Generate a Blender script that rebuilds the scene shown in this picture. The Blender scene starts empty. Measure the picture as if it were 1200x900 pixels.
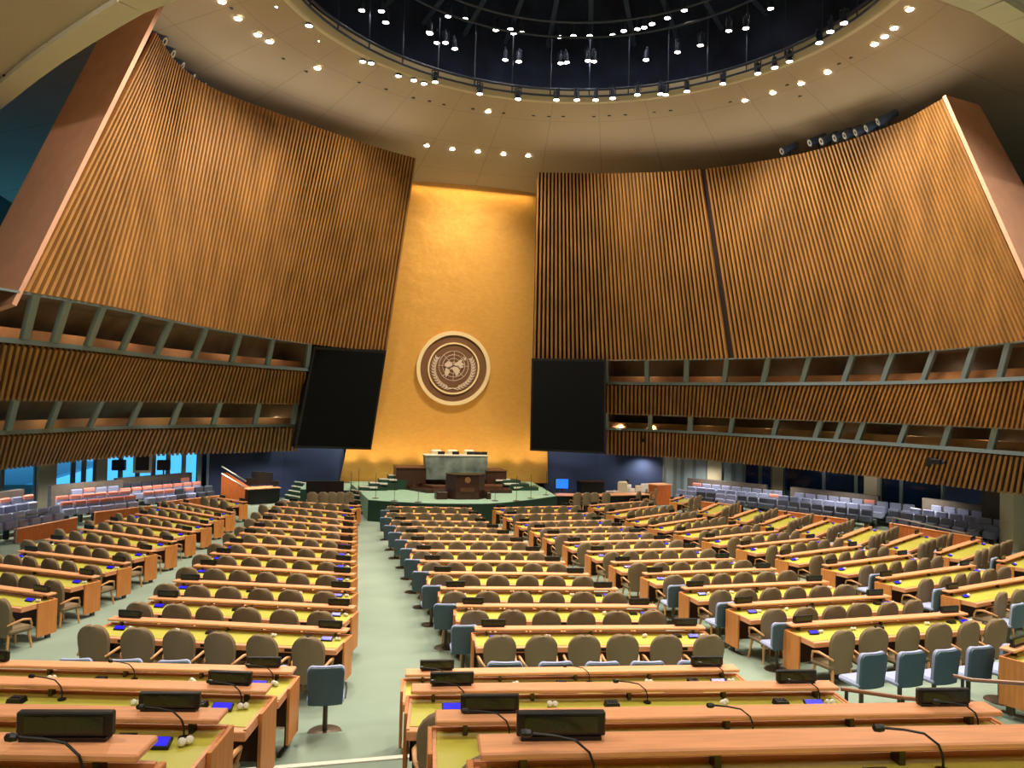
import bpy, math, random
from mathutils import Vector, Matrix
random.seed(7)
R = math.radians
scene = bpy.context.scene
COL = scene.collection

# ------------------------------------------------------------ camera
CAM = Vector((-7.0, 0.0, 5.4))
YAW, PITCH, ROLL, FPX = R(14), R(1.53), R(1.55), 900.0
ROT = Matrix.Rotation(-YAW, 3, 'Z') @ Matrix.Rotation(R(90)+PITCH, 3, 'X') @ Matrix.Rotation(ROLL, 3, 'Z')
cd = bpy.data.cameras.new('camera'); cam = bpy.data.objects.new('camera', cd); COL.objects.link(cam)
cam.matrix_world = Matrix.Translation(CAM) @ ROT.to_4x4()
cd.sensor_width = 36; cd.lens = 27.0; cd.clip_end = 300; cd.clip_start = .05
scene.camera = cam

# survey helpers: turn a sighting into a point of the hall
def ray(x, y): return ROT @ Vector(((x-600)/FPX, -(y-450)/FPX, -1.0))
def PH(x, y, h):                      # on the level plane z = h
    d = ray(x, y); return CAM + d*((h-CAM.z)/d.z)
def PD(x, y, D):                      # at depth D
    return CAM + ray(x, y)*D
def floor_z(Y): return max(0.0, 1.392-.0410*Y)
def PF(x, y, dh=0.0):                 # on the raked floor, dh above it
    d = ray(x, y)
    t = (1.392+dh-CAM.z+.041*0)/(d.z+.041*d.y)
    p = CAM + d*t
    if 1.392-.041*p.y < 0: p = PH(x, y, dh)
    return p
def PY(x, y, Y):                      # on the plane y = Y
    d = ray(x, y); return CAM + d*(Y/d.y)
def PP(x, y, p0, n):                  # on any plane
    d = ray(x, y); return CAM + d*((p0-CAM).dot(n)/d.dot(n))

# ------------------------------------------------------------ materials
def srgb(r, g, b):
    f = lambda c: (c/255/12.92) if c/255 <= .04045 else ((c/255+.055)/1.055)**2.4
    return (f(r), f(g), f(b), 1)
def mat(name, col, rough=.6, metal=0, noise=0, nscale=8, bump=0, stretch=None, emit=None, es=0, spec=.5, wave=None, col2=None, cscale=4, coord='Object'):
    m = bpy.data.materials.new(name); m.use_nodes = True
    nt = m.node_tree; N = nt.nodes; L = nt.links
    b = N['Principled BSDF']
    b.inputs['Base Color'].default_value = col
    b.inputs['Roughness'].default_value = rough; b.inputs['Metallic'].default_value = metal
    b.inputs['Specular IOR Level'].default_value = spec
    if emit: b.inputs['Emission Color'].default_value = emit; b.inputs['Emission Strength'].default_value = es
    if noise or bump or col2:
        tc = N.new('ShaderNodeTexCoord'); mp = N.new('ShaderNodeMapping'); L.new(tc.outputs[coord], mp.inputs[0])
        if stretch: mp.inputs['Scale'].default_value = stretch
        nz = N.new('ShaderNodeTexNoise'); nz.inputs['Scale'].default_value = nscale; nz.inputs['Detail'].default_value = 6
        L.new(mp.outputs[0], nz.inputs[0])
        if noise or col2:
            cr = N.new('ShaderNodeValToRGB'); L.new(nz.outputs[0], cr.inputs[0])
            c2 = col2 if col2 else tuple(c*(1-noise) for c in col[:3])+(1,)
            c1 = col if col2 else tuple(min(1, c*(1+noise)) for c in col[:3])+(1,)
            cr.color_ramp.elements[0].position = .32; cr.color_ramp.elements[1].position = .68
            cr.color_ramp.elements[0].color = c2; cr.color_ramp.elements[1].color = c1
            L.new(cr.outputs[0], b.inputs['Base Color'])
        if bump:
            bp = N.new('ShaderNodeBump'); bp.inputs['Strength'].default_value = bump; L.new(nz.outputs[0], bp.inputs['Height']); L.new(bp.outputs[0], b.inputs['Normal'])
    return m
M = {}
M['carpet'] = mat('green_carpet', srgb(138, 153, 136), .95, noise=.10, nscale=.55, spec=.1)
M['step_carpet'] = mat('stage_carpet', srgb(150, 182, 156), .95, noise=.06, nscale=3, spec=.1)
M['dark_green'] = mat('dark_green_panel', srgb(24, 58, 40), .6, noise=.1)
M['nosing'] = mat('pale_step_nosing', srgb(225, 222, 205), .6)
M['wood'] = mat('warm_beech', srgb(234, 164, 116), .42, noise=.10, nscale=3, stretch=(1, 12, 12), spec=.4)
M['wood_panel'] = mat('beech_panel', srgb(214, 138, 72), .45, noise=.12, nscale=2.5, stretch=(12, 12, 1), spec=.4)
M['wood_dark'] = mat('dark_walnut', srgb(64, 36, 24), .4, noise=.3, nscale=3, stretch=(8, 8, 1))
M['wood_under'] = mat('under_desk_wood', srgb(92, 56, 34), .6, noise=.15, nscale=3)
M['red_wood'] = mat('reddish_wood', srgb(196, 104, 44), .45, noise=.15, nscale=2.5, stretch=(6, 6, 1))
M['inlay'] = mat('yellow_green_leather', srgb(196, 190, 78), .33, noise=.09, nscale=1.2, spec=.6)
M['taupe'] = mat('taupe_fabric', srgb(133, 115, 88), .9, noise=.05, nscale=60, spec=.15)
M['chair_wood'] = mat('pale_beech_chair_wood', srgb(214, 158, 100), .45, noise=.1, nscale=8)
M['slate'] = mat('slate_blue_vinyl', srgb(66, 90, 100), .55, noise=.05, nscale=20)
M['lavender'] = mat('lavender_fabric', srgb(164, 172, 205), .85, noise=.05, nscale=40)
M['grey_seat'] = mat('grey_blue_seat_fabric', srgb(148, 157, 190), .85, noise=.08, nscale=20)
M['grey_dark'] = mat('dark_grey_seat_fabric', srgb(70, 76, 92), .85, noise=.08, nscale=20)
M['pink'] = mat('salmon_seat_cover', srgb(222, 140, 124), .8, noise=.06, nscale=20)
M['metal'] = mat('dark_bronze_metal', srgb(88, 78, 62), .35, metal=.8)
M['chrome'] = mat('brushed_steel', srgb(170, 170, 165), .3, metal=.9)
M['black'] = mat('black_plastic', srgb(14, 14, 14), .4)
M['screen_black'] = mat('matt_black_screen', srgb(7, 7, 8), .75, spec=.15)
M['display'] = mat('unlit_name_display', srgb(34, 38, 26), .2, noise=.3, nscale=5)
M['blue_lcd'] = mat('lit_blue_touchscreen', srgb(10, 10, 90), .3, emit=srgb(28, 8, 235), es=1.25)
M['blue_mon'] = mat('lit_blue_monitor', srgb(10, 30, 90), .3, emit=srgb(30, 110, 240), es=1.6)
M['white'] = mat('white_plastic', srgb(232, 226, 205), .4)
M['white_chair'] = mat('cream_leather', srgb(240, 222, 185), .5, emit=None)
M['paper'] = mat('white_paper', srgb(240, 240, 235), .8)
M['slat'] = mat('oiled_oak_slat', srgb(156, 110, 56), .5, noise=.22, nscale=1.6, stretch=(1, 1, .25), spec=.35)
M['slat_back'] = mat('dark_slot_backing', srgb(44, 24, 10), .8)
M['trim_metal'] = mat('blue_grey_metal', srgb(122, 138, 140), .45, metal=.3)
M['booth_sill'] = mat('booth_counter_wood', srgb(196, 134, 86), .5, noise=.08, nscale=3)
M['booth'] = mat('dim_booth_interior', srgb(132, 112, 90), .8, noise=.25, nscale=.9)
M['pilaster'] = mat('rose_plaster', srgb(214, 160, 128), .8, noise=.05, nscale=2)
M['marble_green'] = mat('dark_green_marble', srgb(24, 46, 32), .4, noise=.5, nscale=3.2)
M['black_marble'] = mat('black_green_stone', srgb(34, 34, 26), .35, noise=.5, nscale=3)
M['blue_wall'] = mat('deep_blue_wall', srgb(46, 62, 98), .75, noise=.22, nscale=.5, stretch=(1, 1, 2.6))
M['cream'] = mat('cream_pillar', srgb(214, 206, 176), .7, noise=.04)
M['grey_stone'] = mat('grey_stone_parapet', srgb(112, 104, 96), .6, noise=.12, nscale=5)
M['green_marble'] = mat('grey_green_marble', srgb(150, 160, 148), .35, col2=srgb(78, 92, 88), nscale=1.6, bump=0)
M['skin'] = mat('skin', srgb(170, 120, 92), .6)
M['hair'] = mat('black_hair', srgb(18, 14, 12), .7)
M['shirt'] = mat('white_shirt', srgb(236, 234, 228), .8)
M['door_pale'] = mat('pale_blue_grey_panel', srgb(150, 172, 182), .5, noise=.06, nscale=2)
M['navy'] = mat('navy_steel', srgb(70, 84, 112), .6)  # lightened so the rig beams carry the dome's bluish light
M['navy_l'] = mat('blue_grey_steel', srgb(62, 74, 96), .5, metal=.3)
M['dome'] = mat('blue_lit_dome_lining', srgb(44, 54, 80), .9, noise=.4, nscale=.6)  # bluish light of the lamps put into the lining's colour
M['lens'] = mat('lit_lamp_lens', (1, 1, 1, 1), .3, emit=(1, .90, .82, 1), es=26)
M['lamp_house'] = mat('blue_grey_lamp_housing', srgb(58, 72, 92), .4, metal=.3)
M['ring_cream'] = mat('cream_emblem_ring', srgb(226, 200, 150), .4)
M['emblem_wood'] = mat('brown_emblem_disc', srgb(112, 76, 48), .5, noise=.12, nscale=1.5, stretch=(1, 1, 8))
M['emblem_line'] = mat('pale_emblem_inlay', srgb(205, 182, 160), .4)
M['rail_wood'] = mat('brown_handrail_wood', srgb(150, 98, 60), .4)
M['gold_small'] = mat('gilded_crest', srgb(214, 170, 110), .4, metal=.5)

def gold():
    m = bpy.data.materials.new('gold_leaf_wall'); m.use_nodes = True; nt = m.node_tree; N = nt.nodes; L = nt.links
    b = N['Principled BSDF']; b.inputs['Metallic'].default_value = .5; b.inputs['Roughness'].default_value = .5
    tc = N.new('ShaderNodeTexCoord'); br = N.new('ShaderNodeTexBrick'); mp = N.new('ShaderNodeMapping')
    mp.inputs['Rotation'].default_value = (R(90), 0, 0)
    L.new(tc.outputs['Object'], mp.inputs[0]); L.new(mp.outputs[0], br.inputs[0])
    br.inputs['Scale'].default_value = 2.2; br.inputs['Mortar Size'].default_value = .008
    br.inputs['Color1'].default_value = srgb(228, 172, 86); br.inputs['Color2'].default_value = srgb(223, 166, 81); br.inputs['Mortar'].default_value = srgb(214, 152, 82)
    L.new(br.outputs[0], b.inputs['Base Color'])
    nz = N.new('ShaderNodeTexNoise'); nz.inputs['Scale'].default_value = .9; nz.inputs['Detail'].default_value = 5; L.new(tc.outputs['Object'], nz.inputs[0])
    bp = N.new('ShaderNodeBump'); bp.inputs['Strength'].default_value = .25; bp.inputs['Distance'].default_value = .2
    L.new(nz.outputs[0], bp.inputs['Height']); L.new(bp.outputs[0], b.inputs['Normal'])
    return m
M['gold'] = gold()

DC = Vector((.9, 23.1)); DR = 10.4; DH = 19.35      # centre, radius and height of the round ceiling opening
def ceiling_mat():
    m = bpy.data.materials.new('beige_plaster_shell'); m.use_nodes = True; nt = m.node_tree; N = nt.nodes; L = nt.links
    b = N['Principled BSDF']; b.inputs['Roughness'].default_value = .85
    g = N.new('ShaderNodeNewGeometry'); s = N.new('ShaderNodeSeparateXYZ'); L.new(g.outputs['Position'], s.inputs[0])
    def mth(op, a, bb=None):
        n = N.new('ShaderNodeMath'); n.operation = op
        for i, v in enumerate((a, bb)):
            if v is None: continue
            if isinstance(v, (int, float)): n.inputs[i].default_value = v
            else: L.new(v, n.inputs[i])
        return n.outputs[0]
    dx = mth('SUBTRACT', s.outputs[0], DC.x); dy = mth('SUBTRACT', s.outputs[1], DC.y)
    rr = mth('SQRT', mth('ADD', mth('MULTIPLY', dx, dx), mth('MULTIPLY', dy, dy)))
    an = mth('ARCTAN2', dy, dx)
    f1 = mth('LESS_THAN', mth('FRACT', mth('MULTIPLY', rr, .42)), .012)
    f2 = mth('LESS_THAN', mth('FRACT', mth('MULTIPLY', an, 5.09)), .014)
    ln = mth('MAXIMUM', f1, f2)
    nz = N.new('ShaderNodeTexNoise'); nz.inputs['Scale'].default_value = .35; nz.inputs['Detail'].default_value = 4; L.new(g.outputs['Position'], nz.inputs[0])
    cr = N.new('ShaderNodeValToRGB'); L.new(nz.outputs[0], cr.inputs[0])
    cr.color_ramp.elements[0].color = srgb(176, 158, 130); cr.color_ramp.elements[1].color = srgb(196, 178, 150)
    mx = N.new('ShaderNodeMixRGB'); L.new(mth('MULTIPLY', ln, .35), mx.inputs[0]); L.new(cr.outputs[0], mx.inputs[1]); mx.inputs[2].default_value = srgb(110, 95, 75)
    L.new(mx.outputs[0], b.inputs['Base Color'])
    return m
M['ceiling'] = ceiling_mat()
M['soffit'] = mat('beige_soffit_plaster', srgb(190, 172, 142), .85, noise=.05, nscale=.6)
M['soffit_lip'] = mat('pale_soffit_lip', srgb(214, 202, 170), .8)

def glass(name, tint, mixf=1.3):
    m = bpy.data.materials.new(name); m.use_nodes = True; nt = m.node_tree; N = nt.nodes; L = nt.links
    N.remove(N['Principled BSDF']); o = N['Material Output']
    t = N.new('ShaderNodeBsdfTransparent'); t.inputs[0].default_value = tint
    g = N.new('ShaderNodeBsdfGlossy'); g.inputs['Roughness'].default_value = .03
    f = N.new('ShaderNodeFresnel'); f.inputs[0].default_value = mixf
    mx = N.new('ShaderNodeMixShader'); L.new(f.outputs[0], mx.inputs[0]); L.new(t.outputs[0], mx.inputs[1]); L.new(g.outputs[0], mx.inputs[2]); L.new(mx.outputs[0], o.inputs[0])
    return m
M['glass'] = glass('clear_glass', (.86, .92, .9, 1))
M['glass_booth'] = glass('booth_glass', (.7, .72, .66, 1), 1.16)
M['glass_booth'] = glass('booth_glass', (.8, .8, .76, 1), 1.02)
M['glass_booth_low'] = glass('lower_booth_glass', (.6, .66, .58, 1), 1.045)
M['glass_blue'] = glass('blue_tinted_glass', (.7, .88, .98, 1))
M['glass_dark'] = glass('dark_blue_glass', (.16, .26, .34, 1))

# ------------------------------------------------------------ mesh builder
class MB:
    def __init__(s): s.v = []; s.f = []
    def add(s, vs, fs, X=None):
        n = len(s.v)
        s.v += [tuple(X @ Vector(v)) if X is not None else tuple(v) for v in vs]
        s.f += [tuple(n+i for i in f) for f in fs]; return s
    def box(s, x0, x1, y0, y1, z0, z1, X=None, b=0.0):
        if b > 0:   # chamfered box
            b = min(b, (x1-x0)/2.01, (y1-y0)/2.01, (z1-z0)/2.01)
            vs = []
            for sx in (0, 1):
                for sy in (0, 1):
                    for sz in (0, 1):
                        x = (x0, x1)[sx]; y = (y0, y1)[sy]; z = (z0, z1)[sz]
                        ix = b*(1-2*sx); iy = b*(1-2*sy); iz = b*(1-2*sz)
                        vs += [(x, y+iy, z+iz), (x+ix, y, z+iz), (x+ix, y+iy, z)]
            def V(a, bb, c, k): return (a*4+bb*2+c)*3+k
            fs = [(V(0,0,0,0), V(0,0,1,0), V(0,1,1,0), V(0,1,0,0)), (V(1,0,0,0), V(1,1,0,0), V(1,1,1,0), V(1,0,1,0)),
                  (V(0,0,0,1), V(1,0,0,1), V(1,0,1,1), V(0,0,1,1)), (V(0,1,0,1), V(0,1,1,1), V(1,1,1,1), V(1,1,0,1)),
                  (V(0,0,0,2), V(0,1,0,2), V(1,1,0,2), V(1,0,0,2)), (V(0,0,1,2), V(1,0,1,2), V(1,1,1,2), V(0,1,1,2))]
            for a in (0, 1):
                for c in (0, 1):
                    fs.append((V(a,c,0,0), V(a,c,1,0), V(a,c,1,1), V(a,c,0,1)))
                    fs.append((V(a,0,c,0), V(a,1,c,0), V(a,1,c,2), V(a,0,c,2)))
                    fs.append((V(0,a,c,1), V(1,a,c,1), V(1,a,c,2), V(0,a,c,2)))
                    for d in (0, 1): fs.append((V(a,c,d,0), V(a,c,d,1), V(a,c,d,2)))
            return s.add(vs, fs, X)
        vs = [(x, y, z) for x in (x0, x1) for y in (y0, y1) for z in (z0, z1)]
        return s.add(vs, [(0,1,3,2), (4,6,7,5), (0,4,5,1), (2,3,7,6), (0,2,6,4), (1,5,7,3)], X)
    def hexa(s, p):   # eight corners: bottom ring 0-3, top ring 4-7
        return s.add(p, [(3,2,1,0), (4,5,6,7), (0,1,5,4), (1,2,6,5), (2,3,7,6), (3,0,4,7)])
    def tube(s, pts, r, n=8, cap=True, X=None):
        pts = [Vector(p) for p in pts]; k = len(s.v); rs = r if isinstance(r, (list, tuple)) else [r]*len(pts)
        up0 = None
        for i, p in enumerate(pts):
            d = (pts[min(i+1, len(pts)-1)]-pts[max(i-1, 0)]).normalized()
            if up0 is None: up0 = Vector((0, 0, 1)) if abs(d.z) < .9 else Vector((1, 0, 0))
            a = d.cross(up0).normalized(); b = a.cross(d).normalized(); up0 = b
            for j in range(n):
                t = 2*math.pi*j/n; q = p+(a*math.cos(t)+b*math.sin(t))*rs[i]
                s.v.append(tuple(X @ q) if X is not None else tuple(q))
        for i in range(len(pts)-1):
            for j in range(n):
                s.f.append((k+i*n+j, k+i*n+(j+1) % n, k+(i+1)*n+(j+1) % n, k+(i+1)*n+j))
        if cap:
            s.f.append(tuple(k+j for j in range(n))[::-1]); s.f.append(tuple(k+(len(pts)-1)*n+j for j in range(n)))
        return s
    def lathe(s, prof, n=16, c=(0, 0, 0), X=None):
        k = len(s.v); c = Vector(c)
        for r, z in prof:
            for j in range(n):
                t = 2*math.pi*j/n; q = c+Vector((r*math.cos(t), r*math.sin(t), z)); s.v.append(tuple(X @ q) if X is not None else tuple(q))
        for i in range(len(prof)-1):
            for j in range(n): s.f.append((k+i*n+j, k+i*n+(j+1) % n, k+(i+1)*n+(j+1) % n, k+(i+1)*n+j))
        s.f.append(tuple(k+j for j in range(n))[::-1]); s.f.append(tuple(k+(len(prof)-1)*n+j for j in range(n)))
        return s
    def prism(s, poly, y0, y1, X=None):   # polygon in xz, extruded along y
        n = len(poly); vs = [(x, y0, z) for x, z in poly]+[(x, y1, z) for x, z in poly]
        fs = [tuple(range(n))[::-1], tuple(range(n, 2*n))]+[(i, (i+1) % n, n+(i+1) % n, n+i) for i in range(n)]
        return s.add(vs, fs, X)
    def slab(s, poly, z0, z1, X=None):    # polygon in xy, extruded along z
        n = len(poly); vs = [(p[0], p[1], z0) for p in poly]+[(p[0], p[1], z1) for p in poly]
        fs = [tuple(range(n))[::-1], tuple(range(n, 2*n))]+[(i, (i+1) % n, n+(i+1) % n, n+i) for i in range(n)]
        return s.add(vs, fs, X)
    def grid(s, rows):                    # rows of points
        k = len(s.v); n = len(rows[0])
        for r in rows: s.v += [tuple(p) for p in r]
        for i in range(len(rows)-1):
            for j in range(n-1): s.f.append((k+i*n+j, k+i*n+j+1, k+(i+1)*n+j+1, k+(i+1)*n+j))
        return s
    def me(s, name, m, smooth=False):
        me = bpy.data.meshes.new(name); me.from_pydata(s.v, [], s.f); me.validate(); me.update()
        ms = m if isinstance(m, list) else [m]
        for q in ms: me.materials.append(M[q])
        if smooth:
            me.polygons.foreach_set('use_smooth', [True]*len(me.polygons))
        return me
    def ob(s, name, m, parent=None, smooth=False, loc=None, rz=0):
        o = bpy.data.objects.new(name, s.me(name, m, smooth)); COL.objects.link(o)
        if smooth and not smooth == 'full':
            md = o.modifiers.new('split', 'EDGE_SPLIT'); md.split_angle = R(42)
        if parent: o.parent = parent
        if loc is not None: o.location = loc
        if rz: o.rotation_euler.z = rz
        return o
def tag(o, label=None, cat=None, group=None, kind=None):
    if label: o['label'] = label
    if cat: o['category'] = cat
    if group: o['group'] = group
    if kind: o['kind'] = kind
    return o
def empty(name, loc, rz=0, **k):
    o = bpy.data.objects.new(name, None); COL.objects.link(o); o.location = loc; o.rotation_euler.z = rz; o.empty_display_size = .1
    return tag(o, **k)
KIDS = {}
def copy_tree(o, parent=None):
    c = o.copy(); COL.objects.link(c)
    if parent: c.parent = parent; c.matrix_parent_inverse = o.matrix_parent_inverse.copy()
    kids = KIDS.get(o.name)
    if kids is None: kids = list(o.children); KIDS[o.name] = kids
    for ch in kids: copy_tree(ch, c)
    return c
class Proto:                           # first use hands out the original, then copies
    def __init__(s, root): s.r = root; s.used = False; KIDS[root.name] = list(root.children); 
    def place(s, loc, rz, label, cat, group=None):
        if s.used: o = copy_tree(s.r)
        else: o = s.r; s.used = True
        o.location = loc; o.rotation_euler.z = rz; tag(o, label, cat, group); return o
ORD = ['zeroth', 'first', 'second', 'third', 'fourth', 'fifth', 'sixth', 'seventh', 'eighth', 'ninth', 'tenth', 'eleventh', 'twelfth', 'thirteenth', 'fourteenth']
def rotz(loc, a): return Matrix.Translation(loc) @ Matrix.Rotation(a, 4, 'Z')
def catmull(P, n=24):
    out = []
    Q = [P[0]*2-P[1]]+list(P)+[P[-1]*2-P[-2]]
    for i in range(1, len(Q)-2):
        for k in range(n):
            t = k/n; a, b, c, d = Q[i-1], Q[i], Q[i+1], Q[i+2]
            out.append(.5*((2*b)+(c-a)*t+(2*a-5*b+4*c-d)*t*t+(3*b-a-3*c+d)*t**3))
    out.append(P[-1]); return out
class Curve:
    def __init__(s, P):
        s.p = catmull(P); s.d = [0]
        for a, b in zip(s.p, s.p[1:]): s.d.append(s.d[-1]+(b-a).length)
        s.L = s.d[-1]
    def at(s, d):
        if d <= 0: return s.p[0]+(s.p[1]-s.p[0]).normalized()*d
        if d >= s.L: return s.p[-1]+(s.p[-1]-s.p[-2]).normalized()*(d-s.L)
        import bisect
        i = bisect.bisect_right(s.d, d)-1; t = (d-s.d[i])/max(1e-9, s.d[i+1]-s.d[i]); return s.p[i].lerp(s.p[i+1], t)

# ------------------------------------------------------------ floor and stepped rear tiers
NR_ = {'a': ((475, 787), (888, 781), 8.97), 'b': ((482, 805), (1000, 801), 6.95), 'c': ((510, 838), (1195, 827), 5.17), 'd': ((561, 871), None, 3.40)}
NL_ = {'a': ((0, 776), (345, 784), 9.0), 'b': ((0, 796.5), (316, 805), 7.0), 'c': ((0, 831), (262, 836), 5.1), 'd': ((0, 869), (174, 872.5), 3.25)}
SH = .87                                # height of a desk's raised shelf
hz = {}
for k in 'abcd':
    hr = PD(NR_[k][0][0], NR_[k][0][1], NR_[k][2]).z; hl = PD(NL_[k][1][0], NL_[k][1][1], NL_[k][2]).z
    hz[k] = (hr*.5+hl*.5)
tier = {k: hz[k]-SH for k in 'abcd'}
Yb = PH(400, 893, tier['b']).y
fr = [(-34, 50, 0), (34, 50, 0)]
rows = []
for Y, z in ((50, 0), (33.95, 0), (20, 1.392-.82), (11.2, 1.392-.041*11.2), (9.6, tier['a']), (Yb, tier['a'])):
    rows.append([(-24.5+58.5*i/8, Y, z) for i in range(9)])
b = MB(); b.grid(rows)
fl = b.ob('floor', 'carpet'); tag(fl, kind='structure')
b = MB()
Yc = PD(NR_['c'][0][0], NR_['c'][0][1], NR_['c'][2]).y+.85; Yd = PD(NR_['d'][0][0], NR_['d'][0][1], NR_['d'][2]).y+.7
XB = PH(1000, 801, hz['b']).x+.5
b.box(-34, XB, Yc, Yb, tier['a']-1, tier['b']); b.box(-34, 34, Yd, Yc, tier['a']-1, tier['c']); b.box(-34, 34, -12, Yd, tier['a']-1, tier['d'])
tag(b.ob('floor', 'carpet'), kind='structure')
b = MB()
for Yk, k in ((Yb, 'b'), (Yc, 'c'), (Yd, 'd')): b.box(-34, XB if k == 'b' else 34, Yk-.05, Yk+.02, tier[k]-.04, tier[k]+.012)
tag(b.ob('trim_1', 'nosing'), kind='structure')

def zfloor(p):
    if p.y < Yd: return tier['d']
    if p.y < Yc: return tier['c']
    if p.y < Yb: return tier['b']
    if p.y < 9.6: return tier['a']
    if p.y < 11.2: return tier['a']+(1.392-.041*11.2-tier['a'])*(p.y-9.6)/1.6
    return floor_z(p.y)

# ------------------------------------------------------------ chairs
def shell_pts(w, h0, h1, y0, lean, depth, nx=9, nz=9, corner=.5, taper=.86):
    rows = []
    c0 = 1-corner*w*.62/(h1-h0)
    ts = [c0*j/4 for j in range(5)]+[c0+(1-c0)*math.sin(math.pi/2*j/6) for j in range(1, 7)]
    for t in ts:
        z = h0+(h1-h0)*t
        ww = w*(taper+(1-taper)*min(1, t*1.25))
        if t > c0:
            q = (t-c0)/(1-c0); ww *= 1-corner+corner*math.sqrt(max(0, 1-q**2.2))
        rows.append([(ww/2*(2*i/(nx-1)-1), y0-lean*t+depth*((2*i/(nx-1)-1)**2), z) for i in range(nx)])
    return rows
def shell(mb, *a, th=.07, **k):
    f = shell_pts(*a, **k); n = len(f[0]); m = len(f)
    g = [[(x*.97, y-th, z) for x, y, z in r] for r in f]
    base = len(mb.v)
    for r in f: mb.v += r
    for r in g: mb.v += r
    o = base+n*m
    for i in range(m-1):
        for j in range(n-1):
            mb.f.append((base+i*n+j, base+i*n+j+1, base+(i+1)*n+j+1, base+(i+1)*n+j))
            mb.f.append((o+i*n+j+1, o+i*n+j, o+(i+1)*n+j, o+(i+1)*n+j+1))
    for i in range(m-1):
        mb.f.append((base+(i+1)*n, o+(i+1)*n, o+i*n, base+i*n)); mb.f.append((base+i*n+n-1, o+i*n+n-1, o+(i+1)*n+n-1, base+(i+1)*n+n-1))
    for j in range(n-1):
        mb.f.append((base+j, o+j, o+j+1, base+j+1)); k2 = (m-1)*n; mb.f.append((base+k2+j+1, o+k2+j+1, o+k2+j, base+k2+j))
    return mb
# taupe armchair; local +y faces the stage (front of the chair)
def taupe_chair(simple=False):
    back = MB(); shell(back, .535, .33, 1.03, -.19, .07, .06, th=.055, corner=.84, taper=.78)
    seat = MB().box(-.25, .25, -.22, .25, .38, .47, b=.035)
    if simple:
        m = MB(); m.v = list(back.v); m.f = list(back.f); m.add(seat.v, seat.f)
        nb = len(m.f)
        for sx in (-1, 1):
            for y in (-.2, .2): m.tube([(sx*.19, y*.9, .38), (sx*.22, y*1.15, 0)], [.02, .013], 5)
            m.tube([(sx*.23, -.22, .57), (sx*.28, 0, .63), (sx*.26, .16, .58), (sx*.22, .2, .4)], .016, 5)
        me = m.me('armchair', ['taupe', 'chair_wood'], False)
        for i, p in enumerate(me.polygons): p.material_index = 0 if i < nb else 1; p.use_smooth = i < nb
        o = bpy.data.objects.new('armchair', me); COL.objects.link(o); return o
    r = empty('armchair', (0, 0, 0))
    o = back.ob('backrest', 'taupe', r, True)
    seat.ob('seat', 'taupe', r)
    for sx in (-1, 1):
        for y in (-.2, .2): MB().tube([(sx*.18, y*.9, .40), (sx*.205, y*1.05, .2), (sx*.225, y*1.2, 0)], [.026, .022, .014], 8).ob('leg', 'chair_wood', r, True)
        MB().tube([(sx*.22, -.24, .56), (sx*.265, -.14, .60), (sx*.285, .0, .63), (sx*.27, .15, .60), (sx*.24, .2, .50), (sx*.2, .2, .4)], [.018, .02, .022, .02, .018, .016], 8).ob('armrest', 'chair_wood', r, True)
    return r
P_taupe = Proto(taupe_chair()); P_taupe_s = Proto(taupe_chair(True))
def blue_chair(simple=False):
    r = empty('swivel_chair', (0, 0, 0))
    m = MB(); shell(m, .44, .40, .86, -.185, .05, .03, th=.035, corner=.30, taper=.93); m.ob('backrest', 'slate', r, True)
    m = MB(); shell(m, .45, .44, .872, -.145, .05, .03, th=.045, corner=.30, taper=.93); m.ob('back_cushion', 'lavender', r, True)
    MB().box(-.22, .22, -.19, .21, .40, .475, b=.03).ob('seat', 'lavender', r)
    MB().tube([(0, 0, .40), (0, 0, .03)], .03, 8).ob('pedestal', 'metal', r, True)
    MB().lathe([(.0, .035), (.06, .03), (.2, .014), (.21, 0)], 16).ob('base', 'metal', r, True)
    MB().tube([(.235, -.1, .44), (.25, -.16, .6), (.235, -.2, .68)], .014, 6).ob('hand_grip', 'chrome', r, True)
    return r
P_blue = Proto(blue_chair())

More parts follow.
